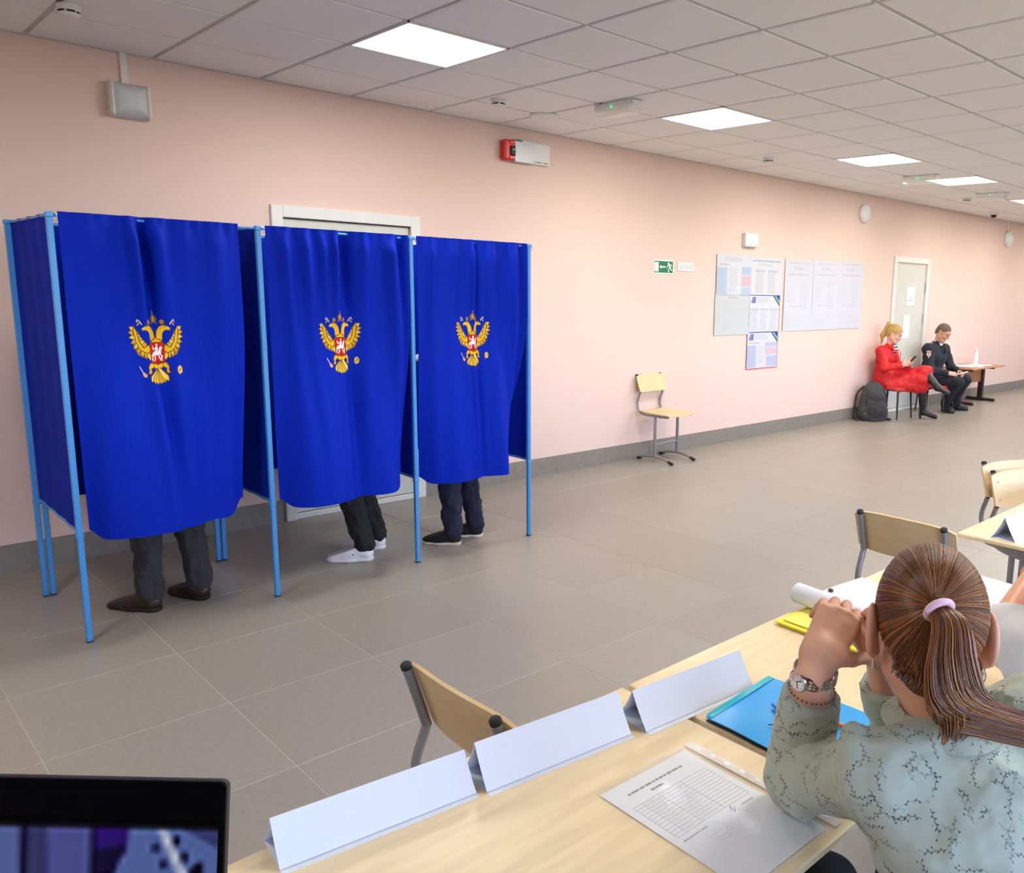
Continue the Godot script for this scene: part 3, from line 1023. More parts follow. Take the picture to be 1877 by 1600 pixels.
	# sceptre head on one side, orb on the other
	poly.call([Vector2(92, 92), Vector2(106, 82), Vector2(116, 96), Vector2(114, 118), Vector2(98, 128), Vector2(90, 114)], rgb8(232, 190, 80))
	stroke(img, [p.call(96, 112), p.call(110, 96)], 4 * s, rgb8(150, 96, 30))
	stroke(img, [p.call(-96, 84), p.call(-82, 112)], 5 * s, rgb8(206, 196, 170))
	poly.call([Vector2(-86, 116), Vector2(-76, 112), Vector2(-62, 126), Vector2(-68, 138), Vector2(-80, 134)], rgb8(226, 178, 90))
	# red shield with the white horseman
	poly.call([Vector2(-38, -34), Vector2(38, -34), Vector2(38, 70), Vector2(8, 76), Vector2(0, 82), Vector2(-8, 76), Vector2(-38, 70)], rgb8(120, 60, 14))
	poly.call([Vector2(-35, -31), Vector2(35, -31), Vector2(35, 67), Vector2(7, 73), Vector2(0, 78), Vector2(-7, 73), Vector2(-35, 67)], rgb8(204, 40, 20))
	var white := rgb8(242, 240, 240)
	poly.call([Vector2(-22, 16), Vector2(-8, 8), Vector2(10, 10), Vector2(16, -8), Vector2(26, -14), Vector2(30, -4), Vector2(24, 2), Vector2(22, 22), Vector2(8, 30), Vector2(-14, 32), Vector2(-24, 28)], white)
	stroke(img, [p.call(16, 24), p.call(26, 36), p.call(22, 52)], 6 * s, white)
	stroke(img, [p.call(8, 28), p.call(12, 44), p.call(24, 58)], 6 * s, white)
	stroke(img, [p.call(-16, 28), p.call(-12, 46), p.call(-20, 58)], 6 * s, white)
	stroke(img, [p.call(-22, 28), p.call(-28, 42), p.call(-30, 54)], 5 * s, white)
	stroke(img, [p.call(-22, 20), p.call(-30, 32)], 5 * s, white)
	poly.call([Vector2(-8, 12), Vector2(-6, -10), Vector2(4, -14), Vector2(8, -2), Vector2(6, 12)], white)
	fill_poly(img, oval(p.call(2, -20), 6 * s, 6 * s, 10), white)
	stroke(img, [p.call(-4, -6), p.call(-20, 2), p.call(-22, -14)], 5 * s, white)
	stroke(img, [p.call(0, -6), p.call(18, 60)], 2.4 * s, rgb8(230, 216, 200))
	stroke(img, [p.call(-10, 62), p.call(10, 66), p.call(24, 62)], 4 * s, rgb8(74, 52, 30))


func curtain_material() -> StandardMaterial3D:
	var img := blank(960, 1680, rgb8(4, 37, 168))
	# weave: faint uneven threads
	for k in 900:
		var v := rng.randf_range(-5, 5)
		img.fill_rect(Rect2i(rng.randi_range(0, 959), 0, 1, 1680), rgb8(4, 37 + int(v), 168 + int(v * 1.5)))
	eagle(img, Vector2(440, 688), 1.08)
	var m := printed(img, 0.7)
	m.metallic_specular = 0.22
	return m


func booths() -> void:
	var b := thing("voting_booth", "row of three voting booths with a light blue metal frame and blue fabric walls", "voting booth", Vector3.ZERO)
	var post := func(x: float, z: float, low := false):
		var o := obj("post", box_mesh(Vector3(0.024, BTOP - 0.0, 0.024), 0.003), M.frame_blue, b, Vector3(x, BTOP / 2, z))
		obj("foot_cap", box_mesh(Vector3(0.026, 0.008, 0.026), 0.002), M.rubber, o, Vector3(0, -BTOP / 2 + 0.004, 0))
		for y in [BLOW - 0.006, BTOP - 0.012]:
			obj("joint", box_mesh(Vector3(0.03, 0.022, 0.03), 0.004), M.frame_blue, o, Vector3(0, y - BTOP / 2, 0))
		return o
	for i in 4:
		post.call(BX[i], BZ)
		post.call(BX[i] - 0.015, BB)
		if i < 3:
			post.call(BX[i] + 0.018, BB)
		# side walls: cloth sewn round a rod above and below
		var ph: float = i * 1.7
		var x: float = BX[i]
		var side := func(u: float, v: float) -> Vector3:
			var z: float = lerpf(BZ - 0.014, BB + 0.014, u)
			var belly := sin(PI * u) * 0.012 * sin(PI * v)
			return Vector3(x + belly * sin(ph + 1.0) + 0.004 * sin(u * 23.0 + ph) * (1.0 - v * 0.6), lerpf(BTOP - 0.005, BLOW, v), z)
		obj("side_panel", sheet(40, 24, side, 0.003), M.cloth_blue, b)
		for y in [BTOP - 0.012, BLOW + 0.008]:
			tube("rod", [Vector3(x, y, BZ - 0.01), Vector3(x, y, BB + 0.01)], 0.006, M.frame_blue, b, 8)
		var hook := tube("hook", curve([Vector3(x + 0.016, BTOP - 0.004, BZ + 0.004), Vector3(x + 0.026, BTOP - 0.012, BZ + 0.006), Vector3(x + 0.026, BTOP - 0.03, BZ + 0.006), Vector3(x + 0.02, BTOP - 0.036, BZ + 0.006)], 8), 0.0028, M.steel, b, 6, "small bright hook")
	for i in 3:
		var x0: float = BX[i] + 0.03
		var x1: float = BX[i + 1] - 0.028
		var rear := func(u: float, v: float) -> Vector3:
			return Vector3(lerpf(x0, x1, u), lerpf(BTOP - 0.005, BLOW, v), BB + 0.006 * sin(u * 30.0 + i) * (1.0 - 0.5 * v))
		obj("back_panel", sheet(40, 16, rear, 0.003), M.cloth_blue, b)
		tube("rod", [Vector3(BX[i] + 0.012, BTOP - 0.014, BZ), Vector3(BX[i + 1] - 0.012, BTOP - 0.014, BZ)], 0.006, M.frame_blue, b, 8)
		tube("rod", [Vector3(x0, BTOP - 0.014, BB), Vector3(x1, BTOP - 0.014, BB)], 0.006, M.frame_blue, b, 8)

	# the curtains: each hangs from its rod, gathered at the top, the hem swinging in at its right corner
	var cm := curtain_material()
	var sets := [
		{x0 = 0.852, x1 = 1.565, hem = 0.468, swing = 0.03, tuck = 0.015, label = "blue booth curtain drawn left, nearest of the three, with a gap at its right", folds = [[0.36, 0.035, 0.030, 0.50, 0.8], [0.43, 0.03, -0.034, 0.52, 0.8], [0.5, 0.05, 0.022, 0.62, 0.9], [0.66, 0.06, 0.012, 0.72, 0.4], [0.84, 0.07, 0.016, 0.86, 0.5], [0.16, 0.09, 0.014, 0.22, 0.3], [0.2, 0.18, 0.02, 0.28, -0.9], [0.78, 0.1, -0.03, 0.7, -0.9], [0.95, 0.08, 0.02, 0.9, -0.6]]},
		{x0 = 1.69, x1 = 2.462, hem = 0.472, swing = 0.05, tuck = 0.01, label = "middle one of the three blue booth curtains with a golden crest", folds = [[0.1, 0.04, 0.018, 0.2, 0.7], [0.24, 0.04, 0.02, 0.32, 0.7], [0.36, 0.03, 0.016, 0.4, 0.6], [0.44, 0.03, 0.022, 0.46, 0.8], [0.52, 0.035, -0.028, 0.54, 0.6], [0.66, 0.04, 0.015, 0.6, 0.5], [0.84, 0.05, 0.026, 0.93, 1.0], [0.93, 0.03, -0.02, 0.98, 0.7], [0.24, 0.16, 0.03, 0.22, -1.0], [0.5, 0.1, -0.022, 0.52, -0.9], [0.78, 0.14, 0.026, 0.8, -1.0]]},
		{x0 = 2.512, x1 = 3.288, hem = 0.462, swing = 0.1, tuck = 0.01, label = "farthest of the three blue booth curtains, beside the right end post", folds = [[0.12, 0.04, 0.012, 0.1, 0.6], [0.3, 0.05, 0.010, 0.3, 0.5], [0.47, 0.02, 0.02, 0.475, 0.9], [0.5, 0.02, -0.018, 0.5, 0.9], [0.64, 0.05, 0.012, 0.62, 0.5], [0.86, 0.03, 0.018, 0.86, 1.0], [0.94, 0.04, -0.016, 0.93, 1.0], [0.2, 0.08, 0.024, 0.3, -0.8], [0.62, 0.06, 0.02, 0.7, -0.9], [0.36, 0.12, -0.02, 0.45, -0.7]]},
	]
	for i in 3:
		var s = sets[i]
		var f := func(u: float, v: float) -> Vector3:
			var z := 0.0
			for q in s.folds:
				var c := lerpf(q[0], q[3], v)
				var g := exp(-pow((u - c) / (q[1] * (1.0 + 0.6 * v)), 2.0))
				var k: float = (1.0 - v * (1.0 - maxf(q[4] - 0.4, 0.0))) if q[4] > 0.0 else pow(v, 1.3) * -q[4]
				z += q[2] * 2.3 * g * k * (0.35 + 0.65 * smoothstep(0.0, 0.08, v))
			# the stiff print keeps the cloth flat round the crest
			z *= 1.0 - 0.8 * exp(-pow((u - 0.46) / 0.2, 2.0) - pow((v - 0.41) / 0.15, 2.0))
			# fine gathers where the rod runs through
			z += 0.004 * sin(u * 95.0 + i * 2.0) * exp(-v * 26.0) + 0.0025 * sin(u * 61.0) * exp(-v * 14.0)
			var belly := 0.07 * sin(PI * clampf(u * 1.02, 0.0, 1.0)) * smoothstep(0.25, 1.0, v)
			var swing := pow(smoothstep(0.62, 1.0, u), 2.0) * smoothstep(0.3, 1.0, v)
			var tuck := pow(smoothstep(0.18, 0.0, u), 2.0) * smoothstep(0.25, 1.0, v)
			var x: float = lerpf(s.x0, s.x1, u) - swing * s.swing + tuck * s.tuck
			var corner := pow(smoothstep(0.8, 1.0, u), 2.0) * smoothstep(0.78, 1.0, v) + 0.5 * pow(smoothstep(0.1, 0.0, u), 2.0) * smoothstep(0.85, 1.0, v)
			var y: float = lerpf(BTOP + 0.002, s.hem, v) + corner * 0.075
			return Vector3(x, y, BZ + 0.016 + z + belly - swing * (0.04 + s.swing) - tuck * 0.05)
		var o := obj("booth_curtain", sheet(180, 90, f, 0.0022), cm)
		tag(o, s.label, "curtain", "blue curtains of the voting booths")


# ---------------------------------------------------------------- tables and chairs


func school_table(x0: float, x1: float, z0: float, z1: float, label: String) -> Node3D:
	var c := Vector3((x0 + x1) / 2, 0, (z0 + z1) / 2)
	var t := thing("school_table", label, "table", c, 0.0, "birch school tables in a row")
	var w := x1 - x0
	var d := z1 - z0
	obj("tabletop", box_mesh(Vector3(w, 0.016, d), 0.003), M.wood, t, Vector3(0, TABLE - 0.008, 0))
	for s in [-1, 1]:
		var x: float = s * (w / 2 - 0.16)
		var leg := obj("leg", box_mesh(Vector3(0.03, TABLE - 0.06, 0.055), 0.008), M.grey_metal, t, Vector3(x, TABLE / 2 - 0.01, 0))
		var st := begin(true)
		add_tube(st, curve([Vector3(x, 0.022, -d / 2 + 0.05), Vector3(x, 0.05, -d / 4), Vector3(x, 0.06, 0), Vector3(x, 0.05, d / 4), Vector3(x, 0.022, d / 2 - 0.03)], 16), 0.018, 10)
		obj("foot_bar", st, M.grey_metal, t)
		st = begin(true)
		add_tube(st, curve([Vector3(x, TABLE - 0.05, -d / 2 + 0.05), Vector3(x, TABLE - 0.065, -d / 4), Vector3(x, TABLE - 0.075, 0), Vector3(x, TABLE - 0.065, d / 4), Vector3(x, TABLE - 0.05, d / 2 - 0.05)], 16), 0.016, 10)
		obj("bracket", st, M.grey_metal, t)
		for e in [-1, 1]:
			lathe("end_cap", [Vector2(0, -0.004), Vector2(0.0195, -0.004), Vector2(0.0195, 0.03), Vector2(0.012, 0.036), Vector2(0, 0.037)], M.rubber, t, Transform3D(Basis(Vector3.RIGHT, e * PI / 2), Vector3(x, 0.02, e * (d / 2 - 0.045))), 12)
			obj("screw_plate", box_mesh(Vector3(0.04, 0.034, 0.05), 0.002), M.grey_metal, t, Vector3(x, TABLE - 0.034, e * (d / 2 - 0.07)))
	tube("stretcher", [Vector3(-w / 2 + 0.16, 0.42, 0.0), Vector3(w / 2 - 0.16, 0.42, 0.0)], 0.015, M.grey_metal, t)
	return t


func school_chair(label: String, at: Vector3, turn: float, k := 1.0) -> Node3D:
	# faces +z before it is turned; the seat is plywood on two columns with bowed runners
	var t := thing("school_chair", label, "chair", at, turn, "birch plywood school chairs")
	var sy := 0.462 * k
	var top := 0.80 * k
	var seat := func(u: float, v: float) -> Vector3:
		var x: float = (u - 0.5) * 0.39 * (1.0 - 0.06 * v)
		var z: float = lerpf(0.2, -0.19, v)
		return Vector3(x, sy - 0.014 * pow(1.0 - v, 4.0) + 0.012 * pow(absf(u - 0.5) * 2, 2.0) - 0.008 * sin(PI * v), z)
	obj("seat", sheet(16, 16, seat, 0.009), M.ply, t)
	var rest := func(u: float, v: float) -> Vector3:
		var q: float = (u - 0.5) * 2
		var x: float = q * 0.2
		var edge := 1.0 - pow(absf(q), 5.0) * 0.2
		var yc := top - 0.075
		return Vector3(x, yc + (0.5 - v) * 0.165 * edge + 0.006 * cos(q * 1.5), -0.192 - 0.024 * (1.0 - q * q) - (0.5 - v) * 0.05)
	var bk := obj("backrest", sheet(24, 12, rest, 0.009), M.ply, t)
	for s in [-1, 1]:
		var x: float = s * 0.165
		# S-shaped upright from under the seat to the backrest
		tube("upright", curve([Vector3(x, sy - 0.02, 0.02), Vector3(x, sy - 0.022, -0.12), Vector3(x, sy + 0.0, -0.2), Vector3(x, sy + 0.08, -0.228), Vector3(x, top - 0.16, -0.2), Vector3(x, top - 0.14, -0.2), Vector3(x, top + 0.004, -0.244)], 30), 0.0115, M.grey_metal, t)
		lathe("cap", [Vector2(0, -0.004), Vector2(0.0128, -0.004), Vector2(0.0128, 0.006), Vector2(0.009, 0.01), Vector2(0, 0.0105)], M.rubber, t, Transform3D(Basis(Vector3.RIGHT, -0.28), Vector3(x, top + 0.004, -0.244)), 12)
		for y in [top - 0.035, top - 0.115]:
			lathe("rivet", [Vector2(0.005, 0), Vector2(0.004, 0.002), Vector2(0, 0.003)], M.steel, bk, Transform3D(Basis(Vector3.RIGHT, PI / 2 + 0.3), Vector3(x, y, -0.186 - 0.024 * (1.0 - 0.68) + (y - top + 0.075) * -0.3 + 0.003)), 8)
		obj("column", box_mesh(Vector3(0.02, sy - 0.075, 0.036), 0.008), M.grey_metal, t, Vector3(x, (sy - 0.03 + 0.05) / 2, -0.0))
		tube("runner", curve([Vector3(x, 0.016, -0.2), Vector3(x, 0.045, -0.12), Vector3(x, 0.056, 0.0), Vector3(x, 0.045, 0.11), Vector3(x, 0.016, 0.21)], 18), 0.0125, M.grey_metal, t)
		for e in [-1, 1]:
			tube("rubber_foot", [Vector3(x, 0.028, e * 0.165 + 0.005), Vector3(x, 0.015, e * 0.205 + 0.005), Vector3(x, 0.015, e * 0.222 + 0.005)], [0.0135, 0.0155, 0.012], M.rubber, t, 10)
		tube("seat_rail", [Vector3(x, sy - 0.021, -0.02), Vector3(x, sy - 0.021, 0.16)], 0.0105, M.grey_metal, t, 8)
	tube("crossbar", [Vector3(-0.165, 0.17, 0), Vector3(0.165, 0.17, 0)], 0.0095, M.grey_metal, t, 8)
	tube("crossbar", [Vector3(-0.165, sy - 0.03, 0.05), Vector3(0.165, sy - 0.03, 0.05)], 0.0095, M.grey_metal, t, 8)
	return t


func tables_and_chairs() -> void:
	school_table(-0.105, 1.203, -1.2, -0.6, "birch school table in front, under the white tent cards and the laptop")
	school_table(1.222, 2.53, -1.2, -0.6, "birch school table under the blue folder and the yellow folder")
	school_table(2.95, 4.258, -1.22, -0.62, "birch school table at the right edge, beyond the gap in the row")
	school_chair("birch plywood chair standing alone against the pink wall", Vector3(5.83, 0, -5.285), 0.04, 1.0)
	school_chair("birch plywood chair seen from behind, just over the front tent cards", Vector3(1.135, 0, -1.398), PI / 2, 0.96)
	school_chair("birch plywood chair in the gap before the right-hand table", Vector3(3.05, 0, -1.372), PI / 2, 0.98)
	school_chair("front one of two stacked birch chairs cut by the right edge", Vector3(4.02, 0, -1.21), -0.5, 0.97)
	school_chair("rear one of two stacked birch chairs cut by the right edge", Vector3(4.055, 0.03, -1.27), -0.5, 0.97)


# ---------------------------------------------------------------- things on the tables


func tent_card(a: Vector3, b: Vector3, ridge: float, half: float, label: String) -> void:
	# a sheet folded to a long triangle: front face, back face and the flap it stands on
	var dir := (b - a)
	dir.y = 0
	var ln := dir.length()
	dir /= ln
	var back := Vector3(-dir.z, 0, dir.x)
	if back.z > 0:
		back = -back
	var prof := [Vector2(half * 2 - 0.004, 0.0012), Vector2(0.0, 0.0018), Vector2(half, ridge), Vector2(half * 2.0, 0.0008), Vector2(half * 1.2, 0.0005), Vector2(-0.012, 0.0004)]
	var t := thing("tent_card", label, "name card", (a + b) / 2, atan2(-dir.z, dir.x), "blank white tent cards on the tables")
	var names := ["under_flap", "front_face", "back_face", "base_flap"]
	var segs := [[0, 1], [1, 2], [2, 3], [3, 5]]
	for k in 4:
		var p: Vector2 = prof[segs[k][0]]
		var q: Vector2 = prof[segs[k][1]]
		var bow: float = [0.0, 0.002, 0.004, 0.0][k]
		var f := func(u: float, v: float) -> Vector3:
			var m := p.lerp(q, v)
			var n := (q - p).orthogonal().normalized() * bow * sin(PI * v) * (0.4 + 0.6 * absf(u - 0.5) * 2)
			return Vector3((u - 0.5) * ln, m.y + n.y, -(m.x + n.x))
		obj(names[k], sheet(10, 6, f, 0.0005), M.paper, t)


func table_things() -> void:
	var y := TABLE
	tent_card(Vector3(0.43, y, -1.132), Vector3(0.748, y, -1.092), 0.062, 0.043, "white tent card nearest to the laptop")
	tent_card(Vector3(0.762, y, -1.081), Vector3(1.076, y, -1.046), 0.074, 0.043, "middle white tent card, right of the one by the laptop")
	tent_card(Vector3(1.103, y, -1.031), Vector3(1.414, y, -1.003), 0.07, 0.045, "white tent card nearest to the blue folder")
	tent_card(Vector3(2.975, y, -1.02), Vector3(3.28, y, -1.0), 0.085, 0.045, "white tent card on the right-hand table")

	# laptop with a surveillance picture
	var rt := Vector3(0.319, 1.012, -0.976)
	var lx := Vector3(0.697, 0, 0.717).normalized()
	var face := Vector3(-lx.z, 0, lx.x)
	var lt := thing("laptop", "black laptop showing a dim bluish camera picture", "laptop", Vector3(rt.x, TABLE, rt.z) - lx * 0.19, -atan2(lx.z, lx.x))
	var tilt := 0.20
	var sh := 0.255
	var hinge := Transform3D(Basis(Vector3.RIGHT, -tilt), Vector3(0, 0.018, 0.052))
	var st := begin()
	add_prism(st, rounded(0.38, sh, 0.008), 0.007, hinge * Transform3D(Basis.IDENTITY, Vector3(0, sh / 2, 0)))
	obj("lid", st, mat(rgb8(22, 22, 24), 0.5), lt)
	st = begin()
	add_prism(st, rounded(0.376, sh - 0.004, 0.007), 0.001, hinge * Transform3D(Basis.IDENTITY, Vector3(0, sh / 2, 0.0038)))
	var bez := mat(rgb8(5, 5, 6), 0.6)
	bez.metallic_specular = 0.12
	obj("bezel", st, bez, lt, Vector3.ZERO, "black bezel")
	var scr := mat(Color.BLACK, 0.4)
	scr.metallic_specular = 0.15
	scr.emission_enabled = true
	scr.emission_texture = ImageTexture.create_from_image(screen_picture())
	scr.emission = Color.BLACK
	scr.emission_energy_multiplier = 0.55
	scr.texture_repeat = false
	var scr_f := func(u: float, v: float) -> Vector3: return hinge * Vector3((u - 0.5) * 0.362, sh - 0.014 - v * 0.222, 0.0047)
	obj("screen", sheet(1, 1, scr_f, 0.0004), scr, lt)
	st = begin()
	add_prism(st, rounded(0.38, 0.25, 0.012), 0.018, Transform3D(Basis(Vector3.RIGHT, -PI / 2), Vector3(0, 0.0095, 0.175)))
	obj("base", st, mat(rgb8(30, 30, 32), 0.45), lt)
	for r in 5:
		for c in 13:
			obj("key", box_mesh(Vector3(0.019, 0.003, 0.016), 0.001), M.black, lt, Vector3((c - 6) * 0.0255 + (r % 2) * 0.005, 0.0198, 0.09 + r * 0.02))
	obj("touchpad", box_mesh(Vector3(0.1, 0.001, 0.055), 0.0004), mat(rgb8(38, 38, 40), 0.3), lt, Vector3(0, 0.0188, 0.255))

	# the sheet in its plastic sleeve
	var ps := thing("document_sleeve", "printed form in a clear punched plastic sleeve on the front table", "document", Vector3(1.006, y, -0.782), -0.02)
	obj("form", sheet(6, 8, func(u: float, v: float) -> Vector3: return Vector3((u - 0.5) * 0.212 - 0.008, 0.0016 + 0.0016 * sin(u * 4.0) * sin(v * 3.0), (v - 0.5) * 0.312), 0.0012), printed(form_picture(), 0.7), ps)
	var film := mat(Color(0.97, 0.98, 0.99, 0.06), 0.12)
	film.transparency = BaseMaterial3D.TRANSPARENCY_ALPHA
	var film_f := func(u: float, v: float) -> Vector3: return Vector3((u - 0.5) * 0.244 + 0.004, 0.0045 + 0.0018 * sin(u * 9.0 + v * 4.0) * sin(v * 7.0), (v - 0.5) * 0.334)
	obj("film", sheet(24, 24, film_f, 0.0003), film, ps, Vector3.ZERO, "clear plastic film")
	obj("punched_strip", box_mesh(Vector3(0.02, 0.0006, 0.332), 0.0), mat(rgb8(234, 222, 208), 0.3), ps, Vector3(0.119, 0.0036, 0))
	for k in 9:
		obj("punch_hole", box_mesh(Vector3(0.007, 0.0004, 0.011), 0.0), mat(rgb8(248, 248, 250), 0.3), ps, Vector3(0.12, 0.0042, -0.14 + k * 0.035))

	# blue folder with pens
	var bf := thing("blue_folder", "bright blue plastic folder lying beside the woman's left forearm", "folder", Vector3(1.355, y, -0.835), 0.0)
	var blue := mat(rgb8(0, 160, 236), 0.32)
	var teal := mat(Color(0.10, 0.72, 0.80, 1.0), 0.25)
	var q := [Vector3(-0.135, 0, -0.142), Vector3(0.105, 0, -0.158), Vector3(0.122, 0, 0.15), Vector3(-0.14, 0, 0.165)]
	var lay := func(lift: float, grow: float):
		return func(u: float, v: float) -> Vector3:
			var p: Vector3 = q[0].lerp(q[1], u).lerp(q[3].lerp(q[2], u), v) * grow
			return p + Vector3(0, lift + 0.0015 * sin(u * 7.0 + v * 5.0) * sin(v * 9.0), 0)
	obj("back_cover", sheet(10, 10, lay.call(0.002, 1.0), 0.0012), mat(rgb8(40, 60, 72), 0.5), bf, Vector3.ZERO, "dark back cover")
	obj("papers", sheet(10, 10, lay.call(0.006, 0.95), 0.004), mat(rgb8(214, 228, 236), 0.7), bf)
	obj("front_cover", sheet(24, 24, lay.call(0.0105, 1.0), 0.0012), blue, bf)
	obj("edge_strip", sheet(10, 2, func(u: float, v: float) -> Vector3: return q[0].lerp(q[1], u * 0.98 + 0.02) + Vector3(0.0, 0.0125, v * 0.016 - 0.004), 0.0006), teal, bf, Vector3.ZERO, "turquoise edge")
	var pen := func(called: String, a: Vector3, b: Vector3, m: Material, tip: Material, label: String):
		var o := thing(called, label, "pen", a)
		var d: Vector3 = b - a
		tube("barrel", [Vector3.ZERO, d * 0.04, d * 0.86, d], [0.003, 0.0046, 0.0046, 0.0038], m, o, 10)
		tube("grip", [Vector3.ZERO - d * 0.12, Vector3.ZERO], [0.0012, 0.003], tip, o, 8)
		tube("nib", [-d * 0.15, -d * 0.12], [0.0004, 0.0011], M.steel, o, 6)
		return o
	pen.call("orange_pen", Vector3(1.380, y + 0.0175, -0.772), Vector3(1.382, y + 0.0175, -0.706), mat(rgb8(240, 116, 50), 0.35), M.steel, "orange pen lying on the blue folder beside the elbow")
	pen.call("blue_pen", Vector3(1.318, y + 0.0175, -0.845), Vector3(1.352, y + 0.0175, -0.908), mat(rgb8(20, 110, 214), 0.3), M.steel, "blue pen lying on the blue folder")
	var wire := tube("wire_clip", curve([Vector3(1.28, y + 0.015, -0.868), Vector3(1.305, y + 0.017, -0.848), Vector3(1.34, y + 0.0155, -0.842), Vector3(1.36, y + 0.015, -0.85)], 12), 0.0012, mat(rgb8(20, 44, 110), 0.4), self, 6)
	tag(wire, "thin dark blue refill lying on the blue folder", "pen refill")

	# yellow folders with a curled bundle of white sheets on them
	var yel := thing("yellow_folder", "stack of yellow paper folders under the curled white sheets", "folder", Vector3(1.93, y, -1.0), -0.02)
	for k in 3:
		var tone: Color = [rgb8(246, 226, 40), rgb8(250, 234, 70), rgb8(252, 240, 120)][k]
		var off: float = [0.0, -0.006, 0.01][k]
		obj("cover", sheet(8, 8, func(u: float, v: float) -> Vector3: return Vector3((u - 0.5) * 0.38 + off, 0.003 + k * 0.005 + 0.0012 * sin(u * 6.0 + k), (v - 0.5) * 0.33 + off), 0.0032), mat(tone, 0.6), yel)
	var leafm := mat(rgb8(244, 130, 40), 0.6)
	var star := PackedVector2Array()
	for k in 14:
		var a := TAU * k / 14
		star.append(Vector2(cos(a), sin(a)) * (0.036 if k % 2 == 0 else 0.017))
	st = begin()
	add_prism(st, star, 0.0006, Transform3D(Basis(Vector3.RIGHT, PI / 2), Vector3(-0.118, 0.0172, 0.03)))
	obj("leaf_print", st, leafm, yel, Vector3.ZERO, "orange maple leaf print")
	var curl := thing("paper_bundle", "bundle of white sheets curling up at its left end on the yellow folders", "papers", Vector3(1.925, y + 0.017, -1.085), -0.12)
	for k in 3:
		var lift := 0.001 + k * 0.0016
		var rr := 0.027 - k * 0.003
		var roll := func(u: float, v: float) -> Vector3:
			var z := (v - 0.5) * 0.24 + 0.01
			var s := u * 0.40
			if s < 0.11:
				var a := (0.11 - s) / rr
				return Vector3(-0.06 - rr * sin(a), lift + rr * (1.0 - cos(a)), z)
			return Vector3(-0.06 + (s - 0.11), lift + 0.012 * smoothstep(0.11, 0.3, s) * (0.6 + 0.4 * v), z)
		obj("sheet", sheet(48, 8, roll, 0.0009), M.paper, curl)
	obj("binder_clip", box_mesh(Vector3(0.012, 0.01, 0.014), 0.003), mat(rgb8(70, 48, 36), 0.4), curl, Vector3(0.06, 0.014, -0.09))
	var pale := obj("yellow_sheet", sheet(8, 6, func(u: float, v: float) -> Vector3: return Vector3(2.02 + u * 0.25 + v * 0.03, y + 0.0185 + 0.003 * sin(u * 8.0), -1.165 + v * 0.16 + 0.02 * u), 0.0006), mat(rgb8(246, 244, 160), 0.7))
	tag(pale, "pale yellow sheet of paper behind the white paper bundle", "paper")
	# printed sheets right of the head
	var img := blank(210, 297, rgb8(240, 243, 250))
	lines_of_print(img, Rect2(20, 24, 170, 230), 26, rgb8(176, 182, 200), 0.35, 0.25)
	for k in 2:
		var o := obj("printed_sheet", sheet(6, 6, func(u: float, v: float) -> Vector3: return Vector3(2.22 + v * 0.297 - k * 0.045, y + 0.004 - k * 0.002 + 0.002 * sin(u * 5.0), -0.995 + u * 0.21 + k * 0.012 - v * 0.02), 0.0008), printed(img) if k == 0 else M.paper)
		tag(o, ["printed sheet on the table to the right of the ponytailed woman's head", "blank white sheet under the printed one right of the woman's head"][k], "paper")
	var gp := tube("grey_pen", [Vector3(2.2, y + 0.007, -0.855), Vector3(2.205, y + 0.007, -0.74)], 0.005, mat(rgb8(116, 112, 124), 0.35), self, 10)
	tag(gp, "grey pen at the edge of the sheets right of the woman's head", "pen")
	var ys := obj("yellow_folder", box_mesh(Vector3(0.22, 0.008, 0.3), 0.002), mat(rgb8(246, 226, 40), 0.6), self, Vector3(3.5, y + 0.004, -1.0))
	tag(ys, "yellow folder behind the tent card on the right-hand table", "folder")
	# crumbs on the floor
	for p in [Vector3(0.315, 0.004, -2.98), Vector3(1.0, 0.004, -2.35)]:
		var c := obj("crumb", box_mesh(Vector3(0.016, 0.008, 0.01), 0.003), mat(rgb8(46, 34, 26), 0.8), self, p)
		tag(c, "tiny dark crumb on the floor %s" % ("behind the laptop" if p.x < 0.5 else "left of the chair in front"), "crumb")


func form_picture() -> Image:
	var img := blank(424, 624, rgb8(241, 243, 246))
	var ink := rgb8(120, 124, 132)
	lines_of_print(img, Rect2(70, 60, 270, 12), 1, ink, 0.9, 0.0)
	lines_of_print(img, Rect2(150, 92, 60, 12), 1, rgb8(90, 92, 100), 0.9, 0.0)
	var x := [30, 70, 150, 260, 392]
	for k in 13:
		stroke(img, [Vector2(x[0], 130 + k * 17), Vector2(x[4], 130 + k * 17)], 1.6, rgb8(150, 154, 162))
	for v in x:
		stroke(img, [Vector2(v, 130), Vector2(v, 130 + 12 * 17)], 1.6, rgb8(150, 154, 162))
	for k in 12:
		lines_of_print(img, Rect2(78, 134 + k * 17, 64, 9), 1, rgb8(204, 208, 214), 0.6, 0.4)
		lines_of_print(img, Rect2(158, 134 + k * 17, 94, 9), 1, rgb8(206, 210, 216), 0.6, 0.4)
	lines_of_print(img, Rect2(30, 356, 110, 8), 1, rgb8(150, 154, 162), 0.9, 0.0)
	for r in [46, 34]:
		var ring := oval(Vector2(150, 394), r, r, 30)
		ring.append(ring[0])
		stroke(img, ring, 2.0, rgb8(188, 206, 232))
	lines_of_print(img, Rect2(126, 376, 50, 34), 4, rgb8(200, 214, 236), 0.4, 0.2)
	stroke(img, [Vector2(262, 360), Vector2(280, 338), Vector2(268, 372), Vector2(290, 350)], 2.4, rgb8(96, 104, 190))
	lines_of_print(img, Rect2(320, 356, 60, 8), 1, rgb8(160, 164, 172), 0.9, 0.0)
	return img


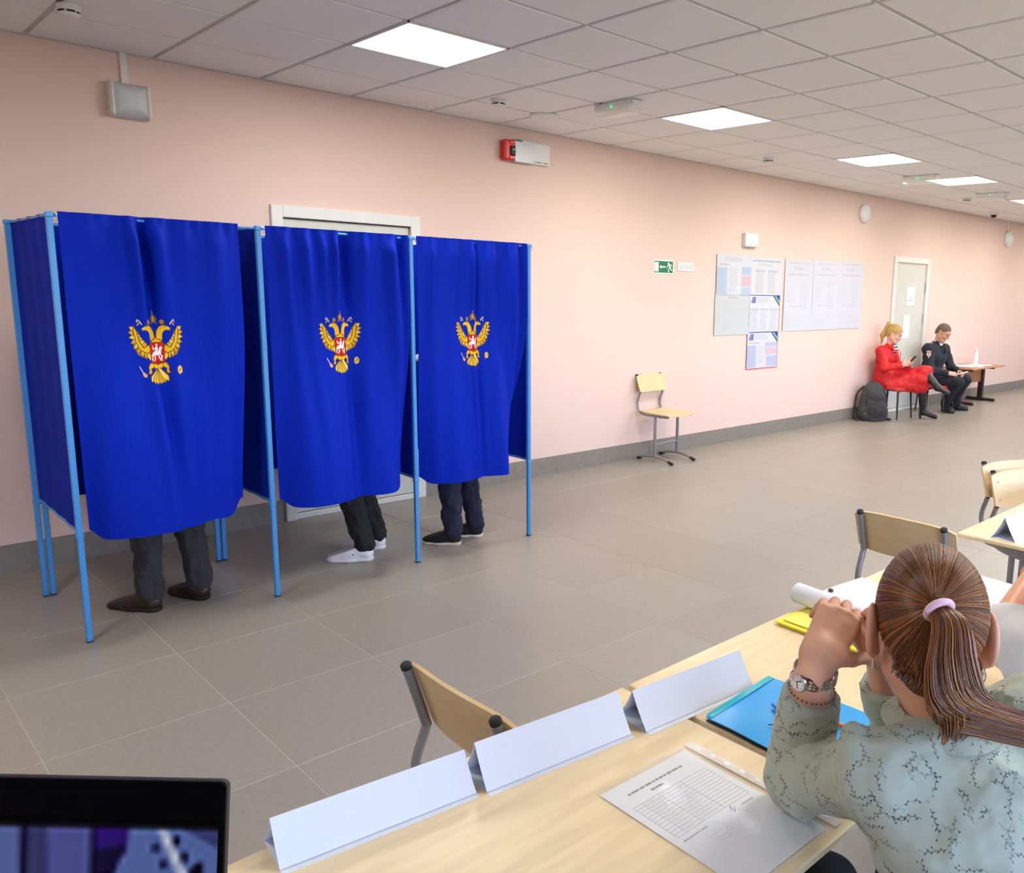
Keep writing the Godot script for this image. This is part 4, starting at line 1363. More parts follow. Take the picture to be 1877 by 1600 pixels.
func screen_picture() -> Image:
	# two camera views side by side under a black band
	var img := blank(724, 444, rgb8(2, 2, 4))
	img.fill_rect(Rect2i(0, 86, 724, 358), rgb8(60, 70, 132))
	var r2 := Rect2i(0, 86, 430, 358)
	img.fill_rect(r2, rgb8(58, 60, 112))
	fill_poly(img, [Vector2(0, 86), Vector2(60, 86), Vector2(90, 444), Vector2(0, 444)], rgb8(44, 34, 62))
	fill_poly(img, [Vector2(100, 86), Vector2(250, 86), Vector2(270, 444), Vector2(170, 444)], rgb8(92, 108, 170))
	fill_poly(img, [Vector2(320, 86), Vector2(430, 86), Vector2(430, 300), Vector2(330, 260)], rgb8(86, 88, 160))
	img.fill_rect(Rect2i(262, 86, 12, 358), rgb8(14, 14, 44))
	img.fill_rect(Rect2i(424, 86, 10, 358), rgb8(20, 18, 50))
	fill_poly(img, [Vector2(276, 300), Vector2(420, 250), Vector2(420, 444), Vector2(276, 444)], rgb8(104, 116, 176))
	# right-hand view: a floor, booths at the left, a row of tables running down to the right
	img.fill_rect(Rect2i(434, 86, 290, 358), rgb8(92, 112, 178))
	fill_poly(img, [Vector2(434, 86), Vector2(514, 86), Vector2(508, 150), Vector2(434, 160)], rgb8(48, 20, 120))
	fill_poly(img, [Vector2(434, 140), Vector2(508, 124), Vector2(480, 200), Vector2(434, 210)], rgb8(22, 16, 58))
	fill_poly(img, [Vector2(580, 88), Vector2(606, 88), Vector2(706, 300), Vector2(684, 310)], rgb8(176, 184, 216))
	for k in 6:
		var p := Vector2(600 + k * 20, 110 + k * 38)
		fill_poly(img, oval(p + Vector2(26, 4), 9, 14, 10), rgb8(20, 22, 54))
		fill_poly(img, oval(p + Vector2(-22, 22), 8, 13, 10), rgb8(24, 26, 66))
		fill_poly(img, [p + Vector2(-8, 0), p + Vector2(14, -6), p + Vector2(18, 10), p + Vector2(-2, 16)], rgb8(200, 208, 232))
	fill_poly(img, [Vector2(640, 86), Vector2(724, 86), Vector2(724, 130)], rgb8(60, 66, 120))
	fill_poly(img, [Vector2(668, 170), Vector2(690, 160), Vector2(694, 210), Vector2(672, 222)], rgb8(14, 14, 40))
	img.resize(64, 40, Image.INTERPOLATE_LANCZOS)
	img.resize(724, 444, Image.INTERPOLATE_CUBIC)
	return img

# ---------------------------------------------------------------- far corner


func far_chair(label: String, seat: Vector3, turn: float, w: float, d: float, feet: Array) -> void:
	var t := thing("visitor_chair", label, "chair", Vector3.ZERO, 0.0, "red upholstered visitor chairs")
	var st := begin(true)
	add_prism(st, rounded(w, d, 0.05), 0.045, Transform3D(Basis(Vector3.UP, turn) * Basis(Vector3.RIGHT, PI / 2), seat))
	st.set_smooth_group(-1)
	obj("seat", st, cloth(rgb8(196, 62, 54), 0.15), t)
	var dark := mat(rgb8(50, 38, 34), 0.45)
	for f in feet:
		var top := Vector3(f.x, seat.y - 0.02, f.z).lerp(Vector3(seat.x, seat.y - 0.02, seat.z), 0.12)
		tube("leg", [top, top.lerp(f, 0.5), f], [0.015, 0.0135, 0.011], dark, t, 8)
	for k in 2:
		var a: Vector3 = feet[k * 2]
		var b: Vector3 = feet[k * 2 + 1]
		tube("brace", [Vector3(a.x, seat.y - 0.035, a.z).lerp(seat - Vector3(0, 0.035, 0), 0.12), Vector3(b.x, seat.y - 0.035, b.z).lerp(seat - Vector3(0, 0.035, 0), 0.12)], 0.01, dark, t, 8)


func far_corner() -> void:
	far_chair("red upholstered chair under the woman in the red coat", Vector3(10.25, 0.405, -5.27), -0.2, 0.46, 0.5, [Vector3(10.1, 0, -5.10), Vector3(10.42, 0, -5.06), Vector3(10.08, 0, -5.46), Vector3(10.44, 0, -5.44)])
	far_chair("red upholstered chair under the police officer", Vector3(11.42, 0.36, -5.2), -0.1, 0.46, 0.48, [Vector3(11.25, 0, -5.0), Vector3(11.6, 0, -5.02), Vector3(11.22, 0, -5.4), Vector3(11.6, 0, -5.42)])
	# small table with dark legs
	var t := thing("side_table", "small brown table with dark metal legs at the far wall", "table", Vector3.ZERO)
	var top_y := 0.565
	box("tabletop", Vector3(12.2, top_y - 0.022, -5.5), Vector3(13.42, top_y, -5.02), wood(rgb8(204, 142, 92), Vector3(0.8, 5, 5), 44), t, 0.003)
	var dark := mat(rgb8(48, 30, 28), 0.45)
	for x in [12.4, 13.2]:
		box("leg", Vector3(x - 0.03, 0.04, -5.33), Vector3(x + 0.03, top_y - 0.02, -5.25), dark, t, 0.006)
		box("foot_bar", Vector3(x - 0.025, 0.0, -5.5), Vector3(x + 0.025, 0.045, -5.06), dark, t, 0.006)
		box("bracket", Vector3(x - 0.02, top_y - 0.06, -5.46), Vector3(x + 0.02, top_y - 0.022, -5.1), dark, t, 0.004)
	box("apron", Vector3(12.43, 0.3, -5.30), Vector3(13.17, 0.5, -5.285), wood(rgb8(176, 116, 72), Vector3(0.8, 5, 5), 45), t, 0.002)
	for k in 3:
		var o := obj("paper_stack", sheet(4, 4, func(u: float, v: float) -> Vector3: return Vector3(12.3 + k * 0.24 + u * 0.21 + v * 0.03, top_y + 0.012 - 0.006 * (k % 2), -5.4 + v * 0.29 + 0.02 * k), 0.012), M.paper)
		tag(o, ["stack of white papers on the small table, nearest to the officer", "middle stack of white papers on the small table", "stack of white papers by the bottle on the small table"][k], "papers")
	var b := thing("spray_bottle", "white plastic bottle with a pump top on the small table", "bottle", Vector3(12.98, top_y, -5.32))
	lathe("body", [Vector2(0, 0.001), Vector2(0.034, 0.001), Vector2(0.036, 0.02), Vector2(0.035, 0.15), Vector2(0.022, 0.19), Vector2(0.016, 0.2), Vector2(0.016, 0.21)], mat(rgb8(236, 232, 232), 0.35), b)
	lathe("pump", [Vector2(0.018, 0.208), Vector2(0.02, 0.212), Vector2(0.02, 0.235), Vector2(0.008, 0.242), Vector2(0.007, 0.27), Vector2(0, 0.272)], M.gloss_white, b)
	tube("spout", [Vector3(0, 0.262, 0), Vector3(-0.04, 0.262, 0.02)], 0.006, M.gloss_white, b, 8)

	# backpack leaning on the wall
	var bp := thing("backpack", "dark grey backpack on the floor leaning against the wall by the red chair", "backpack", Vector3(9.81, 0, -5.30), -0.55)
	var fab := cloth(rgb8(74, 74, 74), 0.25)
	var f := Field.new(Vector3(-0.26, -0.03, -0.2), Vector3(0.26, 0.58, 0.22), 0.011)
	var I := Basis.IDENTITY
	f.ellipsoid(Vector3(0, 0.22, 0), Vector3(0.185, 0.27, 0.125), I, 0.0)
	f.ellipsoid(Vector3(0, 0.1, 0.015), Vector3(0.2, 0.15, 0.14), I, 0.05)
	f.ellipsoid(Vector3(0, 0.37, -0.02), Vector3(0.135, 0.12, 0.1), I, 0.05)
	f.cut_plane(Vector3(0, 0.002, 0), Vector3(0, -1, 0), 2.0)
	f.rumple(0.012, 12.0, 3)
	var acc := net()
	f.emit(acc)
	obj("bag", net_mesh(acc), fab, bp)
	f = Field.new(Vector3(-0.24, -0.02, -0.05), Vector3(0.24, 0.4, 0.26), 0.011)
	f.ellipsoid(Vector3(0, 0.14, 0.11), Vector3(0.14, 0.12, 0.06), I, 0.0)
	f.ellipsoid(Vector3(0, 0.30, 0.09), Vector3(0.11, 0.06, 0.04), I, 0.02)
	f.rumple(0.008, 16.0, 5)
	acc = net()
	f.emit(acc)
	obj("front_pocket", net_mesh(acc), cloth(rgb8(58, 52, 54), 0.25), bp)
	tube("zip", curve([Vector3(-0.14, 0.2, 0.115), Vector3(-0.12, 0.38, 0.07), Vector3(0, 0.462, 0.04), Vector3(0.12, 0.38, 0.07), Vector3(0.14, 0.2, 0.115)], 20), 0.006, M.black, bp, 6)
	tube("handle", curve([Vector3(-0.04, 0.46, -0.05), Vector3(-0.03, 0.5, -0.05), Vector3(0.03, 0.5, -0.05), Vector3(0.04, 0.46, -0.05)], 10), 0.008, fab, bp, 6)
	for s in [-1.0, 1.0]:
		tube("strap", curve([Vector3(s * 0.08, 0.44, -0.1), Vector3(s * 0.15, 0.33, -0.15), Vector3(s * 0.19, 0.15, -0.12), Vector3(s * 0.21, 0.03, -0.04), Vector3(s * 0.235, 0.015, 0.06)], 18), 0.014, cloth(rgb8(60, 60, 60)), bp, 6)

# ---------------------------------------------------------------- people
# Bodies are distance fields on a grid, joined smoothly from tapered bones and meshed with one vertex per crossed cell.


class Field:
	var lo: Vector3
	var h: float
	var nx: int
	var ny: int
	var nz: int
	var d := PackedFloat32Array()

	func _init(a: Vector3, b: Vector3, cell: float) -> void:
		lo = a
		h = cell
		nx = int(ceil((b.x - a.x) / h)) + 1
		ny = int(ceil((b.y - a.y) / h)) + 1
		nz = int(ceil((b.z - a.z) / h)) + 1
		d.resize(nx * ny * nz)
		d.fill(1000.0)

	func span(a: Vector3, b: Vector3) -> Array:
		var p := ((a - lo) / h).floor()
		var q := ((b - lo) / h).ceil()
		return [clampi(int(p.x), 0, nx - 1), clampi(int(q.x), 0, nx - 1), clampi(int(p.y), 0, ny - 1), clampi(int(q.y), 0, ny - 1), clampi(int(p.z), 0, nz - 1), clampi(int(q.z), 0, nz - 1)]

	func capsule(a: Vector3, b: Vector3, ra: float, rb: float, k: float) -> void:
		var m := maxf(ra, rb) + k + 2.5 * h
		var mm := Vector3(m, m, m)
		var s := span(a.min(b) - mm, a.max(b) + mm)
		var ab := b - a
		var inv := 1.0 / maxf(ab.length_squared(), 1e-9)
		var kk := maxf(k, 1e-5)
		for iz in range(s[4], s[5] + 1):
			for iy in range(s[2], s[3] + 1):
				var base := (iz * ny + iy) * nx
				var p := Vector3(lo.x + s[0] * h, lo.y + iy * h, lo.z + iz * h) - a
				for ix in range(s[0], s[1] + 1):
					var t := clampf(p.dot(ab) * inv, 0.0, 1.0)
					var v := (p - ab * t).length() - (ra + (rb - ra) * t)
					p.x += h
					var o := d[base + ix]
					var w := kk - absf(o - v)
					if w > 0.0:
						d[base + ix] = minf(o, v) - w * w / (4.0 * kk)
					elif v < o:
						d[base + ix] = v

	func ellipsoid(c: Vector3, r: Vector3, b: Basis, k: float, cut := false) -> void:
		var m := maxf(r.x, maxf(r.y, r.z)) + k + 2.5 * h
		var mm := Vector3(m, m, m)
		var s := span(c - mm, c + mm)
		var kk := maxf(k, 1e-5)
		var inv := b.inverse()
		var r2 := r * r
		for iz in range(s[4], s[5] + 1):
			for iy in range(s[2], s[3] + 1):
				var base := (iz * ny + iy) * nx
				for ix in range(s[0], s[1] + 1):
					var p := inv * (Vector3(lo.x + ix * h, lo.y + iy * h, lo.z + iz * h) - c)
					var k0 := (p / r).length()
					var k1 := (p / r2).length()
					var v := k0 * (k0 - 1.0) / maxf(k1, 1e-6)
					var o := d[base + ix]
					if cut:
						v = -v
						var w := kk - absf(o - v)
						d[base + ix] = maxf(o, v) + (w * w / (4.0 * kk) if w > 0.0 else 0.0)
					else:
						var w := kk - absf(o - v)
						d[base + ix] = minf(o, v) - (w * w / (4.0 * kk) if w > 0.0 else 0.0)

	func cut_plane(p: Vector3, n: Vector3, reach := 100.0) -> void:
		# takes away what lies on the side n points to, near p
		var mm := Vector3(reach, reach, reach)
		var s := span(p - mm, p + mm)
		for iz in range(s[4], s[5] + 1):
			for iy in range(s[2], s[3] + 1):
				var base := (iz * ny + iy) * nx
				for ix in range(s[0], s[1] + 1):
					var q := Vector3(lo.x + ix * h, lo.y + iy * h, lo.z + iz * h) - p
					if q.length() < reach:
						d[base + ix] = maxf(d[base + ix], q.dot(n))

	func rumple(amp: float, freq: float, seed_: int, stretch := Vector3.ONE) -> void:
		# folds of cloth
		var n := FastNoiseLite.new()
		n.seed = seed_
		n.frequency = freq
		n.noise_type = FastNoiseLite.TYPE_SIMPLEX_SMOOTH
		n.fractal_octaves = 2
		for iz in nz:
			for iy in ny:
				var base := (iz * ny + iy) * nx
				for ix in nx:
					var v := d[base + ix]
					if v < 0.06 and v > -0.06:
						d[base + ix] = v + amp * n.get_noise_3d((lo.x + ix * h) * stretch.x, (lo.y + iy * h) * stretch.y, (lo.z + iz * h) * stretch.z)

	func emit(acc: Dictionary, xf := Transform3D.IDENTITY) -> void:
		var cx := nx - 1
		var cy := ny - 1
		var cz := nz - 1
		var id := PackedInt32Array()
		id.resize(cx * cy * cz)
		id.fill(-1)
		var sx := 1
		var sy := nx
		var sz := nx * ny
		var v: PackedVector3Array = acc.v
		var nn: PackedVector3Array = acc.n
		var ii: PackedInt32Array = acc.i
		var first := v.size()
		for z in cz:
			for y in cy:
				var b := (z * ny + y) * nx
				var cb := (z * cy + y) * cx
				for x in cx:
					var o := b + x
					var a0 := d[o]
					var a1 := d[o + 1]
					var a2 := d[o + sy]
					var a3 := d[o + sy + 1]
					var a4 := d[o + sz]
					var a5 := d[o + sz + 1]
					var a6 := d[o + sz + sy]
					var a7 := d[o + sz + sy + 1]
					var neg := int(a0 < 0) + int(a1 < 0) + int(a2 < 0) + int(a3 < 0) + int(a4 < 0) + int(a5 < 0) + int(a6 < 0) + int(a7 < 0)
					if neg == 0 or neg == 8:
						continue
					var sum := Vector3.ZERO
					var cnt := 0
					if (a0 < 0) != (a1 < 0):
						sum += Vector3(a0 / (a0 - a1), 0, 0)
						cnt += 1
					if (a2 < 0) != (a3 < 0):
						sum += Vector3(a2 / (a2 - a3), 1, 0)
						cnt += 1
					if (a4 < 0) != (a5 < 0):
						sum += Vector3(a4 / (a4 - a5), 0, 1)
						cnt += 1
					if (a6 < 0) != (a7 < 0):
						sum += Vector3(a6 / (a6 - a7), 1, 1)
						cnt += 1
					if (a0 < 0) != (a2 < 0):
						sum += Vector3(0, a0 / (a0 - a2), 0)
						cnt += 1
					if (a1 < 0) != (a3 < 0):
						sum += Vector3(1, a1 / (a1 - a3), 0)
						cnt += 1
					if (a4 < 0) != (a6 < 0):
						sum += Vector3(0, a4 / (a4 - a6), 1)
						cnt += 1
					if (a5 < 0) != (a7 < 0):
						sum += Vector3(1, a5 / (a5 - a7), 1)
						cnt += 1
					if (a0 < 0) != (a4 < 0):
						sum += Vector3(0, 0, a0 / (a0 - a4))
						cnt += 1
					if (a1 < 0) != (a5 < 0):
						sum += Vector3(1, 0, a1 / (a1 - a5))
						cnt += 1
					if (a2 < 0) != (a6 < 0):
						sum += Vector3(0, 1, a2 / (a2 - a6))
						cnt += 1
					if (a3 < 0) != (a7 < 0):
						sum += Vector3(1, 1, a3 / (a3 - a7))
						cnt += 1
					var p := lo + (Vector3(x, y, z) + sum / cnt) * h
					var g := Vector3(a1 + a3 + a5 + a7 - a0 - a2 - a4 - a6, a2 + a3 + a6 + a7 - a0 - a1 - a4 - a5, a4 + a5 + a6 + a7 - a0 - a1 - a2 - a3)
					id[cb + x] = v.size()
					v.append(xf * p)
					nn.append((xf.basis * g).normalized())
		for z in range(1, cz):
			for y in range(1, cy):
				for x in range(1, cx):
					var c := (z * cy + y) * cx + x
					if id[c] < 0:
						continue
					var o := (z * ny + y) * nx + x
					var s0 := d[o] < 0
					if s0 != (d[o + 1] < 0):
						face(ii, [id[c], id[c - cx], id[c - cx - cx * cy], id[c - cx * cy]], s0)
					if s0 != (d[o + sy] < 0):
						face(ii, [id[c], id[c - cx * cy], id[c - 1 - cx * cy], id[c - 1]], s0)
					if s0 != (d[o + sz] < 0):
						face(ii, [id[c], id[c - 1], id[c - 1 - cx], id[c - cx]], s0)
		acc.v = v
		acc.n = nn
		acc.i = ii

	func face(ii: PackedInt32Array, q: Array, flip: bool) -> void:
		if q[0] < 0 or q[1] < 0 or q[2] < 0 or q[3] < 0:
			return
		if flip:
			ii.append_array([q[0], q[2], q[1], q[0], q[3], q[2]])
		else:
			ii.append_array([q[0], q[1], q[2], q[0], q[2], q[3]])


func net() -> Dictionary:
	return {v = PackedVector3Array(), n = PackedVector3Array(), i = PackedInt32Array()}


func net_mesh(acc: Dictionary) -> Mesh:
	var arr := []
	arr.resize(Mesh.ARRAY_MAX)
	arr[Mesh.ARRAY_VERTEX] = acc.v
	arr[Mesh.ARRAY_NORMAL] = acc.n
	arr[Mesh.ARRAY_INDEX] = acc.i
	var m := ArrayMesh.new()
	m.add_surface_from_arrays(Mesh.PRIMITIVE_TRIANGLES, arr)
	return m


func facing(forward: Vector3, up := Vector3.UP) -> Basis:
	# z looks forward, x is the figure's left
	var z := forward.normalized()
	var x := up.cross(z).normalized()
	return Basis(x, z.cross(x), z)


func head_field(acc: Dictionary, t: Transform3D, cell: float, size := 1.0, neck_to := Vector3(0, -0.2, -0.05), ear_out := 0.0) -> void:
	var f := Field.new(Vector3(-0.115, -0.24, -0.14), Vector3(0.115, 0.15, 0.15), cell)
	var I := Basis.IDENTITY
	f.ellipsoid(Vector3(0, 0.026, -0.014), Vector3(0.076, 0.092, 0.098), I, 0.0)
	f.ellipsoid(Vector3(0, -0.042, 0.022), Vector3(0.059, 0.074, 0.066), I, 0.03)
	f.capsule(Vector3(-0.018, -0.1, 0.06), Vector3(0.018, -0.1, 0.06), 0.02, 0.02, 0.03)
	f.capsule(Vector3(-0.05, -0.06, 0.0), Vector3(-0.02, -0.096, 0.052), 0.018, 0.018, 0.03)
	f.capsule(Vector3(0.05, -0.06, 0.0), Vector3(0.02, -0.096, 0.052), 0.018, 0.018, 0.03)
	f.capsule(Vector3(-0.036, 0.026, 0.072), Vector3(0.036, 0.026, 0.072), 0.012, 0.012, 0.02)
	for s in [-1.0, 1.0]:
		f.ellipsoid(Vector3(s * 0.031, 0.006, 0.094), Vector3(0.017, 0.011, 0.014), I, 0.012, true)
		f.ellipsoid(Vector3(s * 0.031, 0.005, 0.076), Vector3(0.0135, 0.0115, 0.012), I, 0.002)
		f.ellipsoid(Vector3(s * 0.04, -0.03, 0.058), Vector3(0.02, 0.018, 0.018), I, 0.02)
	f.capsule(Vector3(0, 0.01, 0.086), Vector3(0, -0.028, 0.108), 0.0075, 0.0105, 0.012)
	f.capsule(Vector3(-0.011, -0.034, 0.094), Vector3(0.011, -0.034, 0.094), 0.0075, 0.0075, 0.01)
	f.capsule(Vector3(-0.018, -0.061, 0.083), Vector3(0.018, -0.061, 0.083), 0.006, 0.006, 0.008)
	f.capsule(Vector3(-0.016, -0.071, 0.083), Vector3(0.016, -0.071, 0.083), 0.0065, 0.0065, 0.006)
	for s in [-1.0, 1.0]:
		var eb := Basis(Vector3.UP, s * (0.5 - ear_out))
		var grow := 1.0 + 0.3 * ear_out
		var push := ear_out * 0.014
		f.ellipsoid(Vector3(s * (0.08 + push), -0.006, -0.016), Vector3(0.0085, 0.033, 0.019) * grow, eb, 0.006)
		f.ellipsoid(Vector3(s * (0.09 + push), -0.004, -0.010), Vector3(0.007, 0.02, 0.01) * grow, eb, 0.006, true)
		f.ellipsoid(Vector3(s * (0.079 + push * 0.6), -0.036, -0.006), Vector3(0.0075, 0.011, 0.009) * grow, eb, 0.008)
	f.capsule(Vector3(0, -0.06, -0.022), neck_to, 0.05, 0.054, 0.03)
	f.emit(acc, Transform3D(t.basis * size, t.origin))


func hand_field(acc: Dictionary, t: Transform3D, cell: float, left: bool, curl: Array, spread := 0.0, thumb := [0.9, 0.5], size := 1.0) -> void:
	# wrist at the origin, fingers along y, z out of the back of the hand; x towards the thumb of a left hand
	var f := Field.new(Vector3(-0.075, -0.05, -0.11), Vector3(0.1, 0.21, 0.06), cell)
	var bx := [0.03, 0.01, -0.01, -0.028]
	var top := [0.09, 0.093, 0.088, 0.079]
	for i in 4:
		f.capsule(Vector3(bx[i] * 0.62, 0.004, 0), Vector3(bx[i], top[i], 0.002), 0.0145, 0.0108, 0.016)
	f.capsule(Vector3(0, -0.04, 0), Vector3(0, 0.012, 0), 0.0235, 0.0225, 0.02)
	f.capsule(Vector3(0.0, 0.03, -0.006), Vector3(0.01, 0.07, -0.004), 0.016, 0.014, 0.012)
	var lens := [[0.043, 0.025, 0.021], [0.047, 0.029, 0.022], [0.043, 0.027, 0.021], [0.034, 0.02, 0.019]]
	for i in 4:
		var p := Vector3(bx[i], top[i], 0.002)
		var a := 0.0
		var side: float = (1.5 - i) * spread
		var r := 0.0093 if i < 3 else 0.008
		for s in 3:
			a += curl[i] * [0.9, 1.1, 0.75][s]
			var dir := Vector3(sin(side) * cos(a), cos(side) * cos(a), -sin(a))
			var q: Vector3 = p + dir * lens[i][s]
			f.capsule(p, q, r, r * 0.88, 0.0035)
			p = q
			r *= 0.9
	# thumb from the side of the palm
	var tp := Vector3(0.02, 0.018, -0.006)
	var td := Vector3(sin(thumb[0]), cos(thumb[0]), -0.35).normalized()
	var t1 := tp + td * 0.046
	f.capsule(tp, t1, 0.0165, 0.0115, 0.014)
	var t2d := td.rotated(Vector3(0.3, 0, 1).normalized(), thumb[1] * 0.6).normalized()
	t2d = (t2d + Vector3(0, 0, -0.35 * thumb[1])).normalized()
	var t2 := t1 + t2d * 0.033
	f.capsule(t1, t2, 0.0112, 0.0098, 0.004)
	f.capsule(t2, t2 + (t2d + Vector3(-0.2, 0.2, -0.1) * thumb[1]).normalized() * 0.026, 0.0098, 0.0078, 0.004)
	var b := t.basis * size
	if not left:
		b = b * Basis(Vector3(-1, 0, 0), Vector3(0, 1, 0), Vector3(0, 0, 1))
	var sub := net()
	f.emit(sub, Transform3D(b, t.origin))
	if not left:
		for k in range(0, sub.i.size(), 3):
			var q: int = sub.i[k]
			sub.i[k] = sub.i[k + 1]
			sub.i[k + 1] = q
	var at: int = acc.v.size()
	acc.v.append_array(sub.v)
	acc.n.append_array(sub.n)
	for q in sub.i:
		acc.i.append(q + at)


func hand_at(wrist: Vector3, along: Vector3, back: Vector3) -> Transform3D:
	var y := along.normalized()
	var x := y.cross(back).normalized()
	return Transform3D(Basis(x, y, x.cross(y)), wrist)


func bounds(pts: Array, grow: float) -> Array:
	var a: Vector3 = pts[0]
	var b: Vector3 = pts[0]
	for p in pts:
		a = a.min(p)
		b = b.max(p)
	var g := Vector3.ONE * grow
	return [a - g, b + g]


func skin_mat(c: Color) -> StandardMaterial3D:
	var m := grained(mat(c, 0.5), 0.06, 0.07, Vector3(14, 14, 14), 3, 51, false)
	m.subsurf_scatter_enabled = true
	m.subsurf_scatter_strength = 0.12
	return m


func cloth(c: Color, depth := 0.08, rough := 0.85) -> StandardMaterial3D:
	var m := grained(mat(c, rough), 0.2, depth, Vector3(9, 9, 9), 3, 61, false)
	m.rim_enabled = true
	m.rim = 0.15
	m.rim_tint = 0.6
	return m


func torso_bones(f: Field, J: Dictionary, g: float, s: float, k := 0.06) -> void:
	var ax: Vector3 = (J.shl - J.shr).normalized()
	f.capsule(J.shl, J.shr, 0.058 * s + g, 0.058 * s + g, k)
	f.capsule(J.chest - ax * 0.07 * s, J.chest + ax * 0.07 * s, 0.102 * s + g, 0.102 * s + g, k)
	f.capsule(J.chest, J.waist, 0.108 * s + g, 0.1 * s + g, k)
	f.capsule(J.waist - ax * 0.055 * s, J.waist + ax * 0.055 * s, 0.095 * s + g, 0.095 * s + g, k)
	f.capsule(J.waist, J.hip, 0.1 * s + g, 0.1 * s + g, k)
	f.capsule(J.hip - ax * 0.07 * s, J.hip + ax * 0.07 * s, 0.105 * s + g, 0.105 * s + g, k)
	f.capsule((J.shl + J.shr) / 2.0, J.neck, 0.065 * s + g, 0.05 * s + g, 0.04)


func arm_bones(f: Field, J: Dictionary, g: float, s: float, k := 0.03) -> void:
	for e in [["shl", "ell", "wrl"], ["shr", "elr", "wrr"]]:
		f.capsule(J[e[0]], J[e[1]], 0.052 * s + g, 0.041 * s + g, k)
		f.capsule(J[e[1]], J[e[2]], 0.04 * s + g, 0.028 * s + g, k)


func leg_bones(f: Field, J: Dictionary, g: float, s: float, k := 0.04) -> void:
	for e in [["hipl", "knl", "anl"], ["hipr", "knr", "anr"]]:
		f.capsule(J[e[0]], J[e[1]], 0.082 * s + g, 0.056 * s + g, k)
		f.capsule(J[e[1]], J[e[2]], 0.054 * s + g, 0.036 * s + g, k)


func body_mesh(J: Dictionary, head: Transform3D, s: float, cell: float, head_cell: float) -> Mesh:
	# the whole figure under its clothes, with head and hands on finer grids
	var acc := net()
	var all := []
	for k in ["neck", "hip", "shl", "shr", "ell", "elr", "wrl", "wrr", "knl", "knr", "anl", "anr"]:
		all.append(J[k])
	var b := bounds(all, 0.15)
	var f := Field.new(b[0], b[1], cell)
	torso_bones(f, J, -0.022, s)
	arm_bones(f, J, -0.012, s)
	leg_bones(f, J, -0.018, s)
	for e in [["anl", "toel"], ["anr", "toer"]]:
		f.capsule(J[e[0]] + Vector3(0, -0.03, 0), J[e[1]].lerp(J[e[0]], 0.25) + Vector3(0, -0.005, 0), 0.02, 0.014, 0.02)
	f.emit(acc)
	head_field(acc, head, head_cell, s, head.affine_inverse() * J.neck / s)
	hand_field(acc, hand_at(J.wrl, J.hl - J.wrl, J.bl), head_cell, true, J.get("curl_l", [0.5, 0.55, 0.6, 0.65]), 0.05, [0.7, 0.7], 0.95 * s)
	hand_field(acc, hand_at(J.wrr, J.hr - J.wrr, J.br), head_cell, false, J.get("curl_r", [0.5, 0.55, 0.6, 0.65]), 0.05, [0.7, 0.7], 0.95 * s)
	return net_mesh(acc)


func shoe(parent: Node, called: String, heel: Vector3, toe: Vector3, m: Material, sole: Material, high := 0.085, width := 0.04, lift := 0.0, cell := 0.007) -> MeshInstance3D:
	# heel and toe are points on the floor
	var dir := (toe - heel)
	dir.y = 0
	var ln := dir.length()
	dir /= ln
	var f := Field.new(Vector3(-0.08, -0.03, -0.1), Vector3(0.08, 0.2, ln + 0.08), cell)
	f.capsule(Vector3(0, 0.045, 0.04), Vector3(0, 0.045, ln * 0.55), 0.036, width, 0.03)
	f.capsule(Vector3(0, 0.042, ln * 0.5), Vector3(0, 0.036, ln - 0.048), width + 0.007, width + 0.003, 0.03)
	f.capsule(Vector3(0, 0.05, 0.045), Vector3(0, high, 0.055), 0.036, 0.036, 0.03)
	f.capsule(Vector3(0, 0.075, 0.06), Vector3(0, 0.05, ln * 0.55), 0.034, 0.036, 0.03)
	f.cut_plane(Vector3(0, 0.012, 0), Vector3(0, -1, 0), 2.0)
	f.cut_plane(Vector3(0, high + 0.012, 0.05), Vector3(0, 0.9, 0.3).normalized(), 2.0)
	var acc := net()
	var t := Transform3D(facing(dir), Vector3(heel.x, lift, heel.z))
	f.emit(acc, t)
	var o := obj(called, net_mesh(acc), m, parent)
	var g := Field.new(Vector3(-0.08, -0.03, -0.1), Vector3(0.08, 0.06, ln + 0.08), 0.006)
	g.capsule(Vector3(0, 0.02, 0.038), Vector3(0, 0.02, ln * 0.5), 0.04, width + 0.002, 0.02)
	g.capsule(Vector3(0, 0.02, ln * 0.5), Vector3(0, 0.02, ln - 0.042), width + 0.006, width, 0.02)
	g.cut_plane(Vector3(0, 0.0, 0), Vector3(0, -1, 0), 2.0)
	g.cut_plane(Vector3(0, 0.022, 0), Vector3(0, 1, 0), 2.0)
	acc = net()
	g.emit(acc, t)
	obj("sole", net_mesh(acc), sole, o)
	return o


func hair_cap(parent: Node, head: Transform3D, m: Material, s: float, thick: float, line: float, cell := 0.006) -> MeshInstance3D:
	# short hair: a shell over the skull, open at the face
	var f := Field.new(Vector3(-0.12, -0.13, -0.15), Vector3(0.12, 0.16, 0.14), cell)
	f.ellipsoid(Vector3(0, 0.026, -0.014), Vector3(0.077, 0.093, 0.099) + Vector3.ONE * thick, Basis.IDENTITY, 0.0)
	f.capsule(Vector3(0, -0.03, -0.06), Vector3(0, -0.07, -0.055), 0.05 + thick, 0.04 + thick, 0.03)
	f.cut_plane(Vector3(0, line, 0.09), Vector3(0, -0.72, 0.69).normalized(), 2.0)
	f.cut_plane(Vector3(0, -0.085, 0), Vector3(0, -1, 0), 2.0)
	for e in [-1.0, 1.0]:
		f.ellipsoid(Vector3(e * 0.085, -0.03, 0.006), Vector3(0.03, 0.055, 0.034), Basis.IDENTITY, 0.006, true)
	f.rumple(0.003, 40.0, 5)
	var acc := net()
	f.emit(acc, Transform3D(head.basis * s, head.origin))
	return obj("hair", net_mesh(acc), m, parent)


